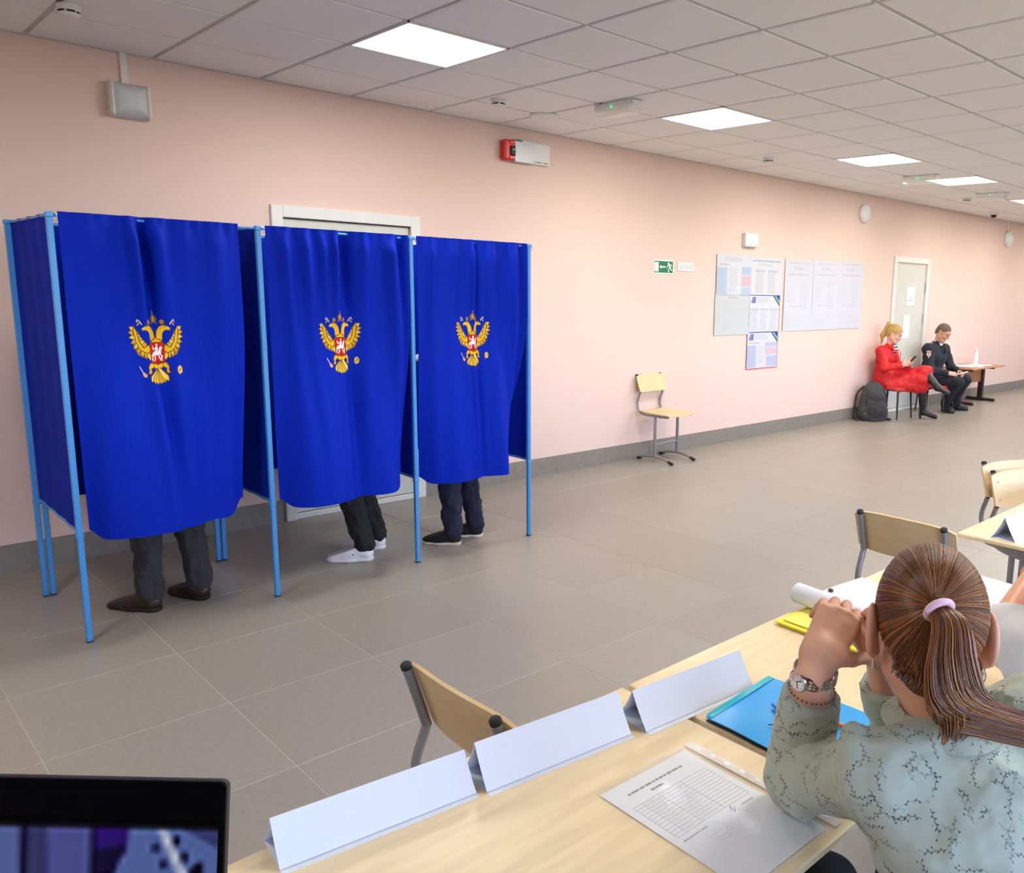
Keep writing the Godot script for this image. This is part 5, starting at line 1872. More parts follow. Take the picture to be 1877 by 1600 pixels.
func face_marks(parent: Node, head: Transform3D, s: float, brow: Color, lip: Color) -> void:
	var t := Transform3D(head.basis * s, head.origin)
	for e in [-1.0, 1.0]:
		tube("eye", [t * Vector3(e * 0.02, 0.004, 0.0875), t * Vector3(e * 0.031, 0.002, 0.089), t * Vector3(e * 0.042, 0.004, 0.0845)], 0.0032, mat(rgb8(44, 30, 24), 0.4), parent, 6)
		tube("eyebrow", [t * Vector3(e * 0.016, 0.022, 0.089), t * Vector3(e * 0.032, 0.027, 0.0875), t * Vector3(e * 0.048, 0.022, 0.078)], 0.0032, mat(brow, 0.7), parent, 6)
	tube("mouth", [t * Vector3(-0.021, -0.066, 0.0835), t * Vector3(0, -0.066, 0.0905), t * Vector3(0.021, -0.066, 0.0835)], 0.0045, mat(lip, 0.5), parent, 6)


func garment(called: String, parent: Node, pts: Array, grow: float, cell: float, m: Material, build: Callable, label := "") -> MeshInstance3D:
	var b := bounds(pts, grow)
	var f := Field.new(b[0], b[1], cell)
	build.call(f)
	var acc := net()
	f.emit(acc)
	return obj(called, net_mesh(acc), m, parent, Vector3.ZERO, label)


func voter(label: String, x: float, z: float, dir: Vector3, feet: Array, height: float, top_m: Material, leg_m: Material, shoe_m: Material, sole_m: Material, hair_m: Material, shoe_name := "shoe") -> Node3D:
	var t := thing("person", label, "person", Vector3.ZERO)
	var s := height / 1.75
	var fwd := dir.normalized()
	var left := Vector3.UP.cross(fwd).normalized()
	var c := Vector3(x, 0, z)
	var J := {}
	J.hip = c + Vector3(0, 0.93 * s, 0)
	J.waist = J.hip + Vector3(0, 0.16 * s, 0) + fwd * 0.01
	J.chest = J.hip + Vector3(0, 0.36 * s, 0) + fwd * 0.03
	J.neck = J.hip + Vector3(0, 0.56 * s, 0) + fwd * 0.05
	J.shl = J.chest + Vector3(0, 0.12 * s, 0) + left * 0.17 * s
	J.shr = J.chest + Vector3(0, 0.12 * s, 0) - left * 0.17 * s
	J.ell = J.shl + Vector3(0, -0.26 * s, 0) + left * 0.03 - fwd * 0.02
	J.elr = J.shr + Vector3(0, -0.26 * s, 0) - left * 0.03 - fwd * 0.02
	J.wrl = J.ell + (fwd * 0.2 - left * 0.09 + Vector3(0, 0.04, 0)) * s
	J.wrr = J.elr + (fwd * 0.2 + left * 0.09 + Vector3(0, 0.04, 0)) * s
	J.hl = J.wrl + fwd * 0.1 - left * 0.04
	J.hr = J.wrr + fwd * 0.1 + left * 0.04
	J.bl = Vector3.UP
	J.br = Vector3.UP
	J.hipl = J.hip + left * 0.085 * s
	J.hipr = J.hip - left * 0.085 * s
	for k in 2:
		var q: String = ["l", "r"][k]
		var heel: Vector3 = feet[k][0]
		var toe: Vector3 = feet[k][1]
		var d := (toe - heel).normalized()
		J["an" + q] = heel + d * 0.05 + Vector3(0, 0.095, 0)
		J["toe" + q] = heel + d * 0.2 + Vector3(0, 0.035, 0)
		J["kn" + q] = (J["hip" + q] + J["an" + q]) / 2.0 + fwd * 0.03 + Vector3(0, 0.02, 0)
	var head := Transform3D(facing((fwd + Vector3(0, -0.35, 0))), J.neck + Vector3(0, 0.155 * s, 0) + fwd * 0.05)
	obj("body", body_mesh(J, head, s, 0.016, 0.008), skin_mat(rgb8(222, 170, 140)), t)
	hair_cap(t, head, hair_m, s, 0.007, 0.05, 0.008)
	var top := func(f: Field):
		torso_bones(f, J, 0.008, s)
		arm_bones(f, J, 0.008, s)
		for q in [["ell", "wrl"], ["elr", "wrr"]]:
			f.cut_plane(J[q[1]], (J[q[1]] - J[q[0]]).normalized(), 0.12)
		f.cut_plane(J.hip + Vector3(0, -0.06, 0), Vector3(0, -1, 0), 0.4)
		f.rumple(0.006, 9.0, 3)
	garment("jacket", t, [J.neck, J.hip, J.ell, J.elr, J.wrl, J.wrr, J.shl, J.shr], 0.17, 0.014, top_m, top)
	var legs := func(f: Field):
		f.capsule(J.hip - left * 0.05, J.hip + left * 0.05, 0.12 * s, 0.12 * s, 0.05)
		for e in ["l", "r"]:
			var an: Vector3 = J["an" + e]
			f.capsule(J["hip" + e], J["kn" + e], 0.09 * s, 0.074 * s, 0.04)
			f.capsule(J["kn" + e], an + Vector3(0, 0.0, 0), 0.074 * s, 0.06 * s, 0.02)
			f.cut_plane(an + Vector3(0, -0.045, 0), Vector3(0, -1, 0), 0.16)
		f.rumple(0.013, 8.0, 9, Vector3(1.6, 1, 1.6))
		f.rumple(0.005, 26.0, 19, Vector3(1, 1.4, 1))
	garment("trousers", t, [J.hip, J.knl, J.knr, J.anl, J.anr], 0.15, 0.009, leg_m, legs)
	for k in 2:
		shoe(t, shoe_name, feet[k][0], feet[k][1], shoe_m, sole_m, 0.09, 0.041, 0.0)
	return t


func people() -> void:
	var dark := cloth(rgb8(50, 50, 54))
	var black := cloth(rgb8(26, 26, 28))
	var navy := cloth(rgb8(26, 30, 56))
	var leather := mat(rgb8(46, 32, 26), 0.4)
	var brown := cloth(rgb8(60, 42, 30), 0.2, 0.6)
	var grey_hair := cloth(rgb8(210, 206, 202), 0.2, 0.6)
	voter("person in dark grey trousers and brown shoes behind the nearest booth curtain", 1.27, -4.46, Vector3(-0.4, 0, -0.9), [[Vector3(1.165, 0, -4.37), Vector3(1.0, 0, -4.605)], [Vector3(1.385, 0, -4.375), Vector3(1.285, 0, -4.62)]], 1.74, black, dark, leather, mat(rgb8(30, 24, 20), 0.6), brown)
	var p2 := voter("person in black trousers and white sneakers behind the middle booth curtain", 2.2, -4.54, Vector3(-0.75, 0, -0.65), [[Vector3(2.315, 0, -4.40), Vector3(2.1, 0, -4.56)], [Vector3(2.475, 0, -4.55), Vector3(2.28, 0, -4.73)]], 1.72, black, black, mat(rgb8(236, 236, 238), 0.45), mat(rgb8(244, 244, 246), 0.4), brown, "sneaker")
	for q in [[Vector3(2.315, 0, -4.40), Vector3(2.1, 0, -4.56)]]:
		var dd: Vector3 = (q[1] - q[0]).normalized()
		var out := Vector3(-dd.z, 0, dd.x)
		if out.z < 0:
			out = -out
		var st := begin()
		add_prism(st, PackedVector2Array([Vector2(-0.05, 0.0), Vector2(-0.01, 0.014), Vector2(0.03, 0.012), Vector2(0.02, 0.002), Vector2(-0.01, 0.003)]), 0.004, Transform3D(Basis(-dd, Vector3.UP, out), q[0] + dd * 0.13 + out * 0.0485 + Vector3(0, 0.04, 0)))
		obj("red_stripe", st, mat(rgb8(190, 40, 30), 0.5), p2)
	voter("person in navy trousers and dark shoes with pale soles behind the farthest curtain", 2.95, -4.47, Vector3(-0.6, 0, -0.8), [[Vector3(2.862, 0, -4.31), Vector3(2.7, 0, -4.50)], [Vector3(3.062, 0, -4.36), Vector3(2.9, 0, -4.55)]], 1.7, cloth(rgb8(226, 228, 232)), navy, cloth(rgb8(24, 24, 26), 0.2), mat(rgb8(222, 210, 196), 0.5), grey_hair)
	seated_far()
	ponytail_woman()
	right_woman()


func seated_far() -> void:
	# the woman in the red coat
	var J := {
		neck = Vector3(10.191, 0.949, -5.321), chest = Vector3(10.185, 0.789, -5.345), waist = Vector3(10.182, 0.60, -5.36), hip = Vector3(10.186, 0.50, -5.35),
		shr = Vector3(10.03, 0.886, -5.345), shl = Vector3(10.345, 0.876, -5.36), elr = Vector3(9.955, 0.68, -5.24), ell = Vector3(10.37, 0.673, -5.27), wrr = Vector3(10.06, 0.722, -5.055), wrl = Vector3(10.235, 0.722, -5.07),
		hr = Vector3(10.12, 0.765, -4.97), hl = Vector3(10.19, 0.765, -4.98), br = Vector3(-0.5, -0.3, 0.3), bl = Vector3(0.6, -0.4, 0.2),
		hipr = Vector3(10.107, 0.49, -5.309), hipl = Vector3(10.284, 0.48, -5.36), knr = Vector3(10.30, 0.52, -4.90), knl = Vector3(10.34, 0.635, -4.89), anr = Vector3(10.497, 0.10, -4.94), toer = Vector3(10.535, 0.03, -4.78), anl = Vector3(10.285, 0.455, -4.67), toel = Vector3(10.294, 0.40, -4.53),
		curl_l = [0.7, 0.7, 0.75, 0.8], curl_r = [0.7, 0.7, 0.75, 0.8],
	}
	var t := thing("person", "blonde woman in a red coat and black boots sitting with a phone, legs crossed", "person", Vector3.ZERO)
	var fwd := Vector3(0.18, -0.42, 0.9).normalized()
	var head := Transform3D(facing(fwd), Vector3(10.178, 1.115, -5.255))
	obj("body", body_mesh(J, head, 0.95, 0.016, 0.007), skin_mat(rgb8(232, 184, 156)), t)
	face_marks(t, head, 0.95, rgb8(120, 86, 56), rgb8(196, 96, 88))
	var blond := cloth(rgb8(214, 170, 96), 0.3, 0.5)
	hair_cap(t, head, blond, 0.95, 0.009, 0.066)
	var tail := func(f: Field):
		var p := [head * Vector3(0, 0.075, -0.085), head * Vector3(0, 0.08, -0.135), Vector3(10.13, 1.09, -5.40), Vector3(10.135, 0.97, -5.415)]
		f.capsule(p[0], p[1], 0.018, 0.022, 0.02)
		f.capsule(p[1], p[2], 0.024, 0.03, 0.02)
		f.capsule(p[2], p[3], 0.03, 0.01, 0.02)
		f.rumple(0.006, 30.0, 8, Vector3(2, 0.5, 2))
	garment("ponytail", t, [Vector3(10.08, 0.95, -5.45), Vector3(10.2, 1.24, -5.3)], 0.05, 0.008, blond, tail)
	var red := cloth(rgb8(216, 22, 28), 0.1, 0.6)
	var coat := func(f: Field):
		torso_bones(f, J, 0.016, 0.95)
		arm_bones(f, J, 0.016, 0.95)
		for q in [["ell", "wrl"], ["elr", "wrr"]]:
			f.cut_plane(J[q[1]], (J[q[1]] - J[q[0]]).normalized(), 0.1)
		# skirt of the coat over both thighs, falling off the near one
		f.capsule(J.hipr, J.knr + Vector3(0.02, 0.02, 0.0), 0.105, 0.09, 0.05)
		f.capsule(J.hipl, J.knl + Vector3(0.02, 0.01, 0.02), 0.105, 0.075, 0.06)
		f.capsule(J.hipr + Vector3(0.0, -0.02, 0.05), J.knr + Vector3(0.06, -0.08, -0.06), 0.085, 0.055, 0.05)
		f.capsule((J.hipr + J.hipl) / 2.0, (J.knr + J.knl) / 2.0 + Vector3(0, -0.03, 0), 0.12, 0.1, 0.05)
		f.capsule(J.hipr + Vector3(-0.01, -0.05, 0.1), J.knr + Vector3(0.03, -0.08, 0.0), 0.08, 0.085, 0.05)
		f.capsule(J.knl + Vector3(-0.03, 0.0, 0.0), J.knl + Vector3(0.06, 0.01, 0.04), 0.075, 0.05, 0.04)
		f.cut_plane(J.neck + fwd * 0.055 + Vector3(0, 0.045, 0), Vector3(0.05, 0.55, 0.85).normalized(), 0.08)
		f.cut_plane(Vector3(10.2, 0.415, -5.4), Vector3(0.0, -1, -0.12).normalized(), 0.9)
		f.rumple(0.012, 9.0, 4)
		f.rumple(0.004, 30.0, 6)
	garment("coat", t, [J.neck, J.hip, J.elr, J.ell, J.wrl, J.knr, J.knl, J.shl, J.shr], 0.16, 0.011, red, coat)
	for s in [-1.0, 1.0]:
		var lap := func(u: float, v: float) -> Vector3:
			return J.neck + Vector3(s * (0.045 + 0.03 * u - 0.02 * v), 0.03 - 0.17 * v, 0.02 + 0.13 * smoothstep(0.0, 0.7, v) - 0.02 * u)
		obj("lapel", sheet(4, 8, lap, 0.006), red, t)
	var stripe := func(f: Field):
		f.ellipsoid(J.neck + Vector3(0.005, -0.06, 0.075), Vector3(0.05, 0.09, 0.04), Basis.IDENTITY, 0.01)
	garment("striped_top", t, [J.neck], 0.2, 0.009, striped(), stripe, "black and white striped top")
	var boot := mat(rgb8(32, 32, 35), 0.42)
	var pair := func(f: Field):
		f.capsule(J.knr + Vector3(0.03, -0.05, 0.0), J.anr, 0.062, 0.042, 0.03)
		f.capsule(J.knl + Vector3(0, -0.02, 0.03), J.anl, 0.058, 0.042, 0.03)
		f.capsule(J.anr + Vector3(0, -0.01, 0), J.toer + Vector3(0, 0.01, 0), 0.042, 0.03, 0.03)
		f.capsule(J.anl, J.toel, 0.042, 0.028, 0.03)
		f.cut_plane(Vector3(10.5, 0.004, -4.85), Vector3(0, -1, 0), 0.3)
		f.rumple(0.004, 16.0, 12)
	garment("boots", t, [J.knr, J.knl, J.anr, J.anl, J.toer, J.toel], 0.09, 0.009, boot, pair)
	tube("boot_heel", [J.anr + Vector3(-0.01, -0.03, -0.03), Vector3(J.anr.x - 0.008, 0.0, J.anr.z - 0.025)], [0.022, 0.013], boot, t, 8)
	var ph := obj("phone", box_mesh(Vector3(0.07, 0.009, 0.14), 0.003), M.black, self, Vector3(10.15, 0.79, -4.975))
	ph.rotation = Vector3(-0.9, 0.1, 0)
	tag(ph, "dark phone in the hands of the woman in the red coat", "phone")

	# the officer beside her
	var g := Vector3(0, 1.603, 0)
	var raw := {
		neck = Vector3(11.273, 0.954, -5.174), chest = Vector3(11.262, 0.763, -5.19), waist = Vector3(11.25, 0.57, -5.23), hip = Vector3(11.25, 0.45, -5.24),
		shr = Vector3(11.05, 0.885, -5.2), shl = Vector3(11.49, 0.873, -5.165), elr = Vector3(10.985, 0.6, -5.1), ell = Vector3(11.50, 0.62, -5.05), wrr = Vector3(11.075, 0.575, -4.89), wrl = Vector3(11.36, 0.58, -4.86),
		hr = Vector3(11.16, 0.56, -4.80), hl = Vector3(11.29, 0.565, -4.78), br = Vector3(-0.6, 0.6, 0.3), bl = Vector3(0.6, 0.6, 0.3),
		hipr = Vector3(11.15, 0.43, -5.196), hipl = Vector3(11.355, 0.43, -5.22), knr = Vector3(11.12, 0.465, -4.76), knl = Vector3(11.44, 0.475, -4.80), anr = Vector3(11.235, 0.133, -4.97), toer = Vector3(11.15, 0.057, -4.84), anl = Vector3(11.54, 0.127, -4.98), toel = Vector3(11.57, 0.06, -4.85),
	}
	J = {}
	for k in raw:
		J[k] = raw[k] if k in ["br", "bl"] else g + (raw[k] - g) * 1.016
	var drop: float = 0.0
	t = thing("person", "police officer in a dark blue uniform sitting by the small table", "person", Vector3.ZERO)
	fwd = Vector3(0.0, -0.55, 0.85).normalized()
	head = Transform3D(facing(fwd), g + (Vector3(11.258, 1.115, -5.09) - g) * 1.016)
	obj("body", body_mesh(J, head, 1.02, 0.016, 0.007), skin_mat(rgb8(220, 164, 136)), t)
	face_marks(t, head, 1.02, rgb8(70, 50, 38), rgb8(176, 100, 90))
	hair_cap(t, head, cloth(rgb8(122, 100, 82), 0.25, 0.8), 1.02, 0.0015, 0.088)
	var uniform := cloth(rgb8(34, 36, 50), 0.12)
	var jacket := func(f: Field):
		torso_bones(f, J, 0.02, 1.04)
		arm_bones(f, J, 0.016, 1.05)
		f.ellipsoid(J.waist + Vector3(0, 0.04, 0.06), Vector3(0.13, 0.14, 0.1), Basis.IDENTITY, 0.05)
		for q in [["ell", "wrl"], ["elr", "wrr"]]:
			f.cut_plane(J[q[1]], (J[q[1]] - J[q[0]]).normalized(), 0.1)
		f.cut_plane(J.neck + fwd * 0.05 + Vector3(0, 0.05, 0), Vector3(0.0, 0.6, 0.8), 0.08)
		f.rumple(0.01, 9.0, 14)
	garment("uniform_jacket", t, [J.neck, J.hip, J.elr, J.ell, J.wrl, J.wrr, J.shl, J.shr], 0.17, 0.011, uniform, jacket)
	var legs := func(f: Field):
		leg_bones(f, J, 0.014, 1.0)
		f.capsule(J.hipl, J.hipr, 0.1, 0.1, 0.04)
		for e in ["anl", "anr"]:
			f.cut_plane(J[e] + Vector3(0, -0.07, 0), Vector3(0, -1, 0), 0.14)
			f.capsule(J[e] + Vector3(0, 0.08, 0), J[e] + Vector3(0, -0.02, 0), 0.056, 0.06, 0.02)
			f.cut_plane(J[e] + Vector3(0, -0.06, 0), Vector3(0, -1, 0), 0.14)
		f.rumple(0.008, 10.0, 15)
	garment("trousers", t, [J.hip, J.knl, J.knr, J.anl, J.anr], 0.14, 0.011, cloth(rgb8(30, 32, 44)), legs)
	for e in ["l", "r"]:
		var an: Vector3 = J["an" + e]
		var to: Vector3 = J["toe" + e]
		var dd := Vector3(to.x - an.x, 0, to.z - an.z).normalized()
		shoe(t, "shoe", Vector3(an.x, 0, an.z) - dd * 0.06, Vector3(an.x, 0, an.z) + dd * 0.2, mat(rgb8(40, 40, 42), 0.4), M.rubber, 0.12, 0.045, 0.0, 0.009)
	# white collar, shoulder board and sleeve badge
	var col := func(u: float, v: float) -> Vector3:
		var a := lerpf(-2.2, 2.2, u)
		return J.neck + Vector3(sin(a) * (0.058 + 0.008 * v), 0.036 - 0.03 * v - 0.03 * cos(a), cos(a) * (0.058 + 0.008 * v) + 0.012)
	obj("shirt_collar", sheet(20, 3, col, 0.005), mat(rgb8(238, 238, 238), 0.7), t, Vector3.ZERO, "white collar")
	tube("tie", [J.neck + Vector3(0, 0.0, 0.10), J.neck + Vector3(0, -0.06, 0.125), J.neck + Vector3(0, -0.13, 0.128)], [0.016, 0.014, 0.02], mat(rgb8(24, 26, 36), 0.7), t, 8)
	for e in ["shl", "shr"]:
		var m: Vector3 = J[e].lerp(J.neck, 0.38) + Vector3(0, 0.05, 0)
		var ob := obj("shoulder_board", box_mesh(Vector3(0.11, 0.008, 0.05), 0.003), mat(rgb8(84, 20, 30), 0.7), t, m, "dark red shoulder board")
		ob.rotation.z = 0.42 * (1.0 if e == "shr" else -1.0)
		obj("star", box_mesh(Vector3(0.018, 0.004, 0.018), 0.001), mat(rgb8(226, 200, 190), 0.4), ob, Vector3(0, 0.006, 0))
	var side := (J.shr as Vector3).lerp(J.elr, 0.25)
	var out := Vector3(-0.82, 0.12, 0.42).normalized()
	var bb := facing(out)
	var st := begin()
	add_prism(st, PackedVector2Array([Vector2(-0.04, 0.055), Vector2(0.04, 0.055), Vector2(0.044, 0.0), Vector2(0.03, -0.05), Vector2(0, -0.066), Vector2(-0.03, -0.05), Vector2(-0.044, 0.0)]), 0.006, Transform3D(bb, side + out * 0.072))
	var badge := obj("sleeve_badge", st, mat(rgb8(70, 20, 28), 0.7), t, Vector3.ZERO, "dark sleeve badge with a pale crest")
	st = begin()
	add_prism(st, PackedVector2Array([Vector2(-0.026, 0.02), Vector2(0.026, 0.02), Vector2(0.026, -0.014), Vector2(0.0, -0.03), Vector2(-0.026, -0.014)]), 0.004, Transform3D(bb, side + out * 0.077))
	add_prism(st, PackedVector2Array([Vector2(-0.03, 0.04), Vector2(0.0, 0.047), Vector2(0.03, 0.04), Vector2(0.03, 0.03), Vector2(0, 0.036), Vector2(-0.03, 0.03)]), 0.004, Transform3D(bb, side + out * 0.077))
	add_prism(st, PackedVector2Array([Vector2(-0.012, -0.036), Vector2(0.012, -0.036), Vector2(0.0, -0.054)]), 0.004, Transform3D(bb, side + out * 0.077))
	obj("badge_crest", st, mat(rgb8(236, 226, 208), 0.6), badge)
	st = begin()
	add_prism(st, PackedVector2Array([Vector2(-0.012, 0.008), Vector2(0.012, 0.008), Vector2(0.012, -0.006), Vector2(0, -0.014), Vector2(-0.012, -0.006)]), 0.004, Transform3D(bb, side + out * 0.079))
	obj("badge_centre", st, mat(rgb8(60, 40, 30), 0.6), badge)
	var ph2 := obj("phone", box_mesh(Vector3(0.08, 0.01, 0.15), 0.003), mat(rgb8(232, 226, 214), 0.4), self, (J.hr + J.hl) / 2.0 + Vector3(0.0, 0.02, 0.03))
	ph2.rotation = Vector3(-0.3, 0.5, 0)
	tag(ph2, "pale phone held by the seated police officer", "phone")


func striped() -> StandardMaterial3D:
	var img := blank(8, 32, rgb8(24, 24, 28))
	img.fill_rect(Rect2i(0, 0, 8, 15), rgb8(236, 234, 232))
	var m := printed(img, 0.8)
	m.texture_repeat = true
	m.uv1_triplanar = true
	m.uv1_world_triplanar = true
	m.uv1_scale = Vector3(28, 28, 28)
	return m


func floral() -> StandardMaterial3D:
	# sage cloth printed with thin sprigs
	var img := blank(1024, 1024, rgb8(170, 180, 164))
	var stem := [rgb8(82, 92, 88), rgb8(108, 118, 110), rgb8(64, 72, 74)]
	for k in 62:
		var p := Vector2(rng.randf() * 1024, rng.randf() * 1024)
		var a := rng.randf() * TAU
		var col: Color = stem[k % 3]
		var line := []
		var bend := rng.randf_range(-0.16, 0.16)
		for q in 9:
			line.append(p)
			p += Vector2(cos(a), sin(a)) * 17.0
			a += bend
		var n := 7
		for w in [Vector2.ZERO, Vector2(1024, 0), Vector2(-1024, 0), Vector2(0, 1024), Vector2(0, -1024)]:
			var moved := []
			for v in line:
				moved.append(v + w)
			stroke(img, moved, 3.2, col)
			for q in range(1, 9):
				var s := 1.0 if q % 2 else -1.0
				var d: Vector2 = (line[q] - line[q - 1]).normalized()
				var side := d.rotated(s * 0.8)
				var root: Vector2 = moved[q]
				var tip := root + side * (16.0 + (k * 7 + q * 5) % 11)
				var wd := side.orthogonal() * 5.5
				if (k + q) % 4 == 0:
					stroke(img, [root, tip + side * 12.0], 1.8, col)
					fill_poly(img, oval(tip + side * 14.0, 5, 6, 8), [rgb8(206, 170, 164), rgb8(60, 66, 72), rgb8(186, 186, 200)][(k + q / 4) % 3])
				else:
					fill_poly(img, [root, root.lerp(tip, 0.5) + wd, tip, root.lerp(tip, 0.5) - wd], col)
	var m := printed(img, 0.75)
	m.texture_repeat = true
	m.uv1_triplanar = true
	m.uv1_triplanar_sharpness = 12.0
	m.uv1_scale = Vector3(4.6, 4.6, 4.6)
	m.rim_enabled = true
	m.rim = 0.15
	m.rim_tint = 0.5
	return m


func strands(called: String, parent: Node, paths: Array, radius: float, m: Material, tints: Array) -> MeshInstance3D:
	# a head of hair: many thin three-sided strands, each in its own tint
	var v := PackedVector3Array()
	var n := PackedVector3Array()
	var c := PackedColorArray()
	var ix := PackedInt32Array()
	for k in paths.size():
		var pts: Array = paths[k]
		var tint: Color = tints[k % tints.size()]
		var base := v.size()
		var cnt := pts.size()
		var up := Vector3(0.3, 0.9, 0.2).normalized()
		for i in cnt:
			var dir: Vector3 = (pts[mini(i + 1, cnt - 1)] - pts[maxi(i - 1, 0)]).normalized()
			var side := dir.cross(up).normalized()
			up = side.cross(dir).normalized()
			var r := radius * (1.0 - 0.6 * pow(float(i) / (cnt - 1), 4.0))
			for q in 3:
				var a := TAU * q / 3.0
				var o := side * cos(a) + up * sin(a)
				v.append(pts[i] + o * r)
				n.append(o)
				c.append(tint)
		for i in cnt - 1:
			for q in 3:
				var a := base + i * 3 + q
				var b := base + i * 3 + (q + 1) % 3
				ix.append_array([a, b, b + 3, a, b + 3, a + 3])
	var arr := []
	arr.resize(Mesh.ARRAY_MAX)
	arr[Mesh.ARRAY_VERTEX] = v
	arr[Mesh.ARRAY_NORMAL] = n
	arr[Mesh.ARRAY_COLOR] = c
	arr[Mesh.ARRAY_INDEX] = ix
	var me := ArrayMesh.new()
	me.add_surface_from_arrays(Mesh.PRIMITIVE_TRIANGLES, arr)
	return obj(called, me, m, parent)


func ponytail_woman() -> void:
	var t := thing("person", "woman with a brown ponytail in a sage floral shirt leaning on her elbows", "person", Vector3.ZERO)
	var J := {
		neck = Vector3(1.122, 0.975, -0.462), chest = Vector3(1.09, 0.865, -0.395), waist = Vector3(1.055, 0.715, -0.315), hip = Vector3(1.03, 0.575, -0.25),
		shl = Vector3(1.015, 0.938, -0.492), shr = Vector3(1.262, 0.978, -0.385), ell = Vector3(1.106, 0.807, -0.692), elr = Vector3(1.345, 0.807, -0.625),
		wrl = Vector3(1.079, 1.043, -0.646), wrr = Vector3(1.258, 1.0, -0.632),
		hipl = Vector3(0.96, 0.55, -0.30), hipr = Vector3(1.11, 0.55, -0.21), knl = Vector3(1.235, 0.515, -0.70), knr = Vector3(1.40, 0.52, -0.60),
		anl = Vector3(1.20, 0.10, -0.72), anr = Vector3(1.40, 0.10, -0.64), toel = Vector3(1.28, 0.03, -0.84), toer = Vector3(1.48, 0.03, -0.76),
	}
	var fwd := Vector3(0.80, -0.26, -0.54).normalized()
	var body_fwd := Vector3(0.64, 0, -0.77)
	var head := Transform3D(facing(fwd) * Basis.from_scale(Vector3(0.93, 1.0, 0.97)), Vector3(1.162, 1.11, -0.510))
	var skin := skin_mat(rgb8(228, 172, 140))
	# body: limbs and trunk, then head and hands on finer grids
	var acc := net()
	var b := bounds([J.neck, J.hip, J.shl, J.shr, J.ell, J.elr, J.wrl, J.wrr, J.knl, J.knr, J.anl, J.anr, J.toel, J.toer], 0.12)
	var f := Field.new(b[0], b[1], 0.009)
	torso_bones(f, J, -0.03, 0.84)
	for e in [["shl", "ell", "wrl"], ["shr", "elr", "wrr"]]:
		f.capsule(J[e[0]], J[e[1]], 0.044, 0.038, 0.03)
		f.capsule(J[e[1]], J[e[1]].lerp(J[e[2]], 0.35), 0.037, 0.039, 0.02)
		f.capsule(J[e[1]].lerp(J[e[2]], 0.35), J[e[2]], 0.039, 0.0265, 0.02)
	leg_bones(f, J, -0.014, 0.95)
	for e in [["anl", "toel"], ["anr", "toer"]]:
		f.capsule(J[e[0]], J[e[1]].lerp(J[e[0]], 0.15), 0.03, 0.022, 0.02)
	f.emit(acc)
	head_field(acc, head, 0.0035, 1.0, head.affine_inverse() * (J.neck + Vector3(0.0, -0.01, 0.0)), 0.75)
	hand_field(acc, hand_at(J.wrl, Vector3(0.80, 0.58, -0.08), Vector3(-0.40, 0.60, 0.66)), 0.003, true, [0.78, 0.8, 0.82, 0.85], 0.0, [0.95, 0.35], 0.98)
	hand_field(acc, hand_at(J.wrr, Vector3(-0.55, 0.82, -0.10), Vector3(0.5, 0.3, -0.7)), 0.003, false, [0.75, 0.8, 0.85, 0.85], 0.0, [0.95, 0.2], 0.98)
	obj("body", net_mesh(acc), skin, t)
	face_marks(t, head, 1.0, rgb8(90, 60, 40), rgb8(190, 100, 96))
	var nail := lathe("fingernail", [Vector2(0, 0.002), Vector2(0.0045, 0.0015), Vector2(0.0055, 0.0)], mat(rgb8(242, 206, 206), 0.25), t, Transform3D(Basis.IDENTITY, Vector3(1.198, 1.068, -0.62)), 12)

	# shirt
	var print_m := floral()
	var cl: Vector3 = J.ell.lerp(J.wrl, 0.68)
	var cr: Vector3 = J.elr.lerp(J.wrr, 0.66)
	var shirt := func(g: Field):
		var lf := Vector3.UP.cross(body_fwd).normalized()
		g.capsule(J.shl, J.shr, 0.052, 0.055, 0.05)
		g.capsule((J.shl + J.shr) / 2.0, J.neck, 0.056, 0.048, 0.05)
		g.capsule(J.chest - lf * 0.055, J.chest + lf * 0.055, 0.092, 0.09, 0.06)
		g.capsule(J.chest, J.waist, 0.1, 0.096, 0.05)
		g.capsule(J.waist - lf * 0.05, J.waist + lf * 0.05, 0.09, 0.09, 0.05)
		g.capsule(J.waist, J.hip, 0.1, 0.1, 0.05)
		g.capsule(J.hip - lf * 0.07, J.hip + lf * 0.07, 0.1, 0.1, 0.05)
		g.capsule(J.shl, J.ell, 0.057, 0.051, 0.03)
		g.capsule(J.shr, J.elr, 0.057, 0.051, 0.03)
		g.capsule(J.ell, cl, 0.05, 0.045, 0.02)
		g.capsule(J.elr, cr, 0.05, 0.045, 0.02)
		# folds: round the armhole, at the elbow and across the shoulder blades
		var folds := [
			[J.shl + Vector3(-0.03, 0.035, -0.035), J.shl + Vector3(-0.035, -0.05, 0.045), 0.014], [J.shl + Vector3(0.0, 0.05, -0.05), J.shl + Vector3(-0.06, 0.0, -0.01), 0.011],
			[J.ell + Vector3(-0.055, 0.03, 0.03), J.ell + Vector3(0.02, 0.055, 0.035), 0.013], [J.ell + Vector3(-0.06, 0.0, 0.04), J.ell + Vector3(0.0, 0.03, 0.055), 0.012],
			[J.ell + Vector3(-0.05, -0.02, 0.05), J.ell + Vector3(-0.02, 0.03, 0.06), 0.010], [J.shl + Vector3(-0.02, -0.06, 0.03), J.chest + Vector3(-0.10, -0.05, 0.09), 0.013],
			[J.chest + Vector3(-0.13, -0.03, 0.07), J.chest + Vector3(0.02, 0.03, 0.17), 0.010], [J.waist + Vector3(-0.13, 0.07, 0.03), J.waist + Vector3(0.0, 0.1, 0.12), 0.012],
			[J.waist + Vector3(-0.12, 0.12, -0.02), J.waist + Vector3(-0.10, -0.02, 0.04), 0.012],
		]
		for q in folds:
			g.capsule(q[0], q[1], q[2], q[2] * 0.6, 0.03)
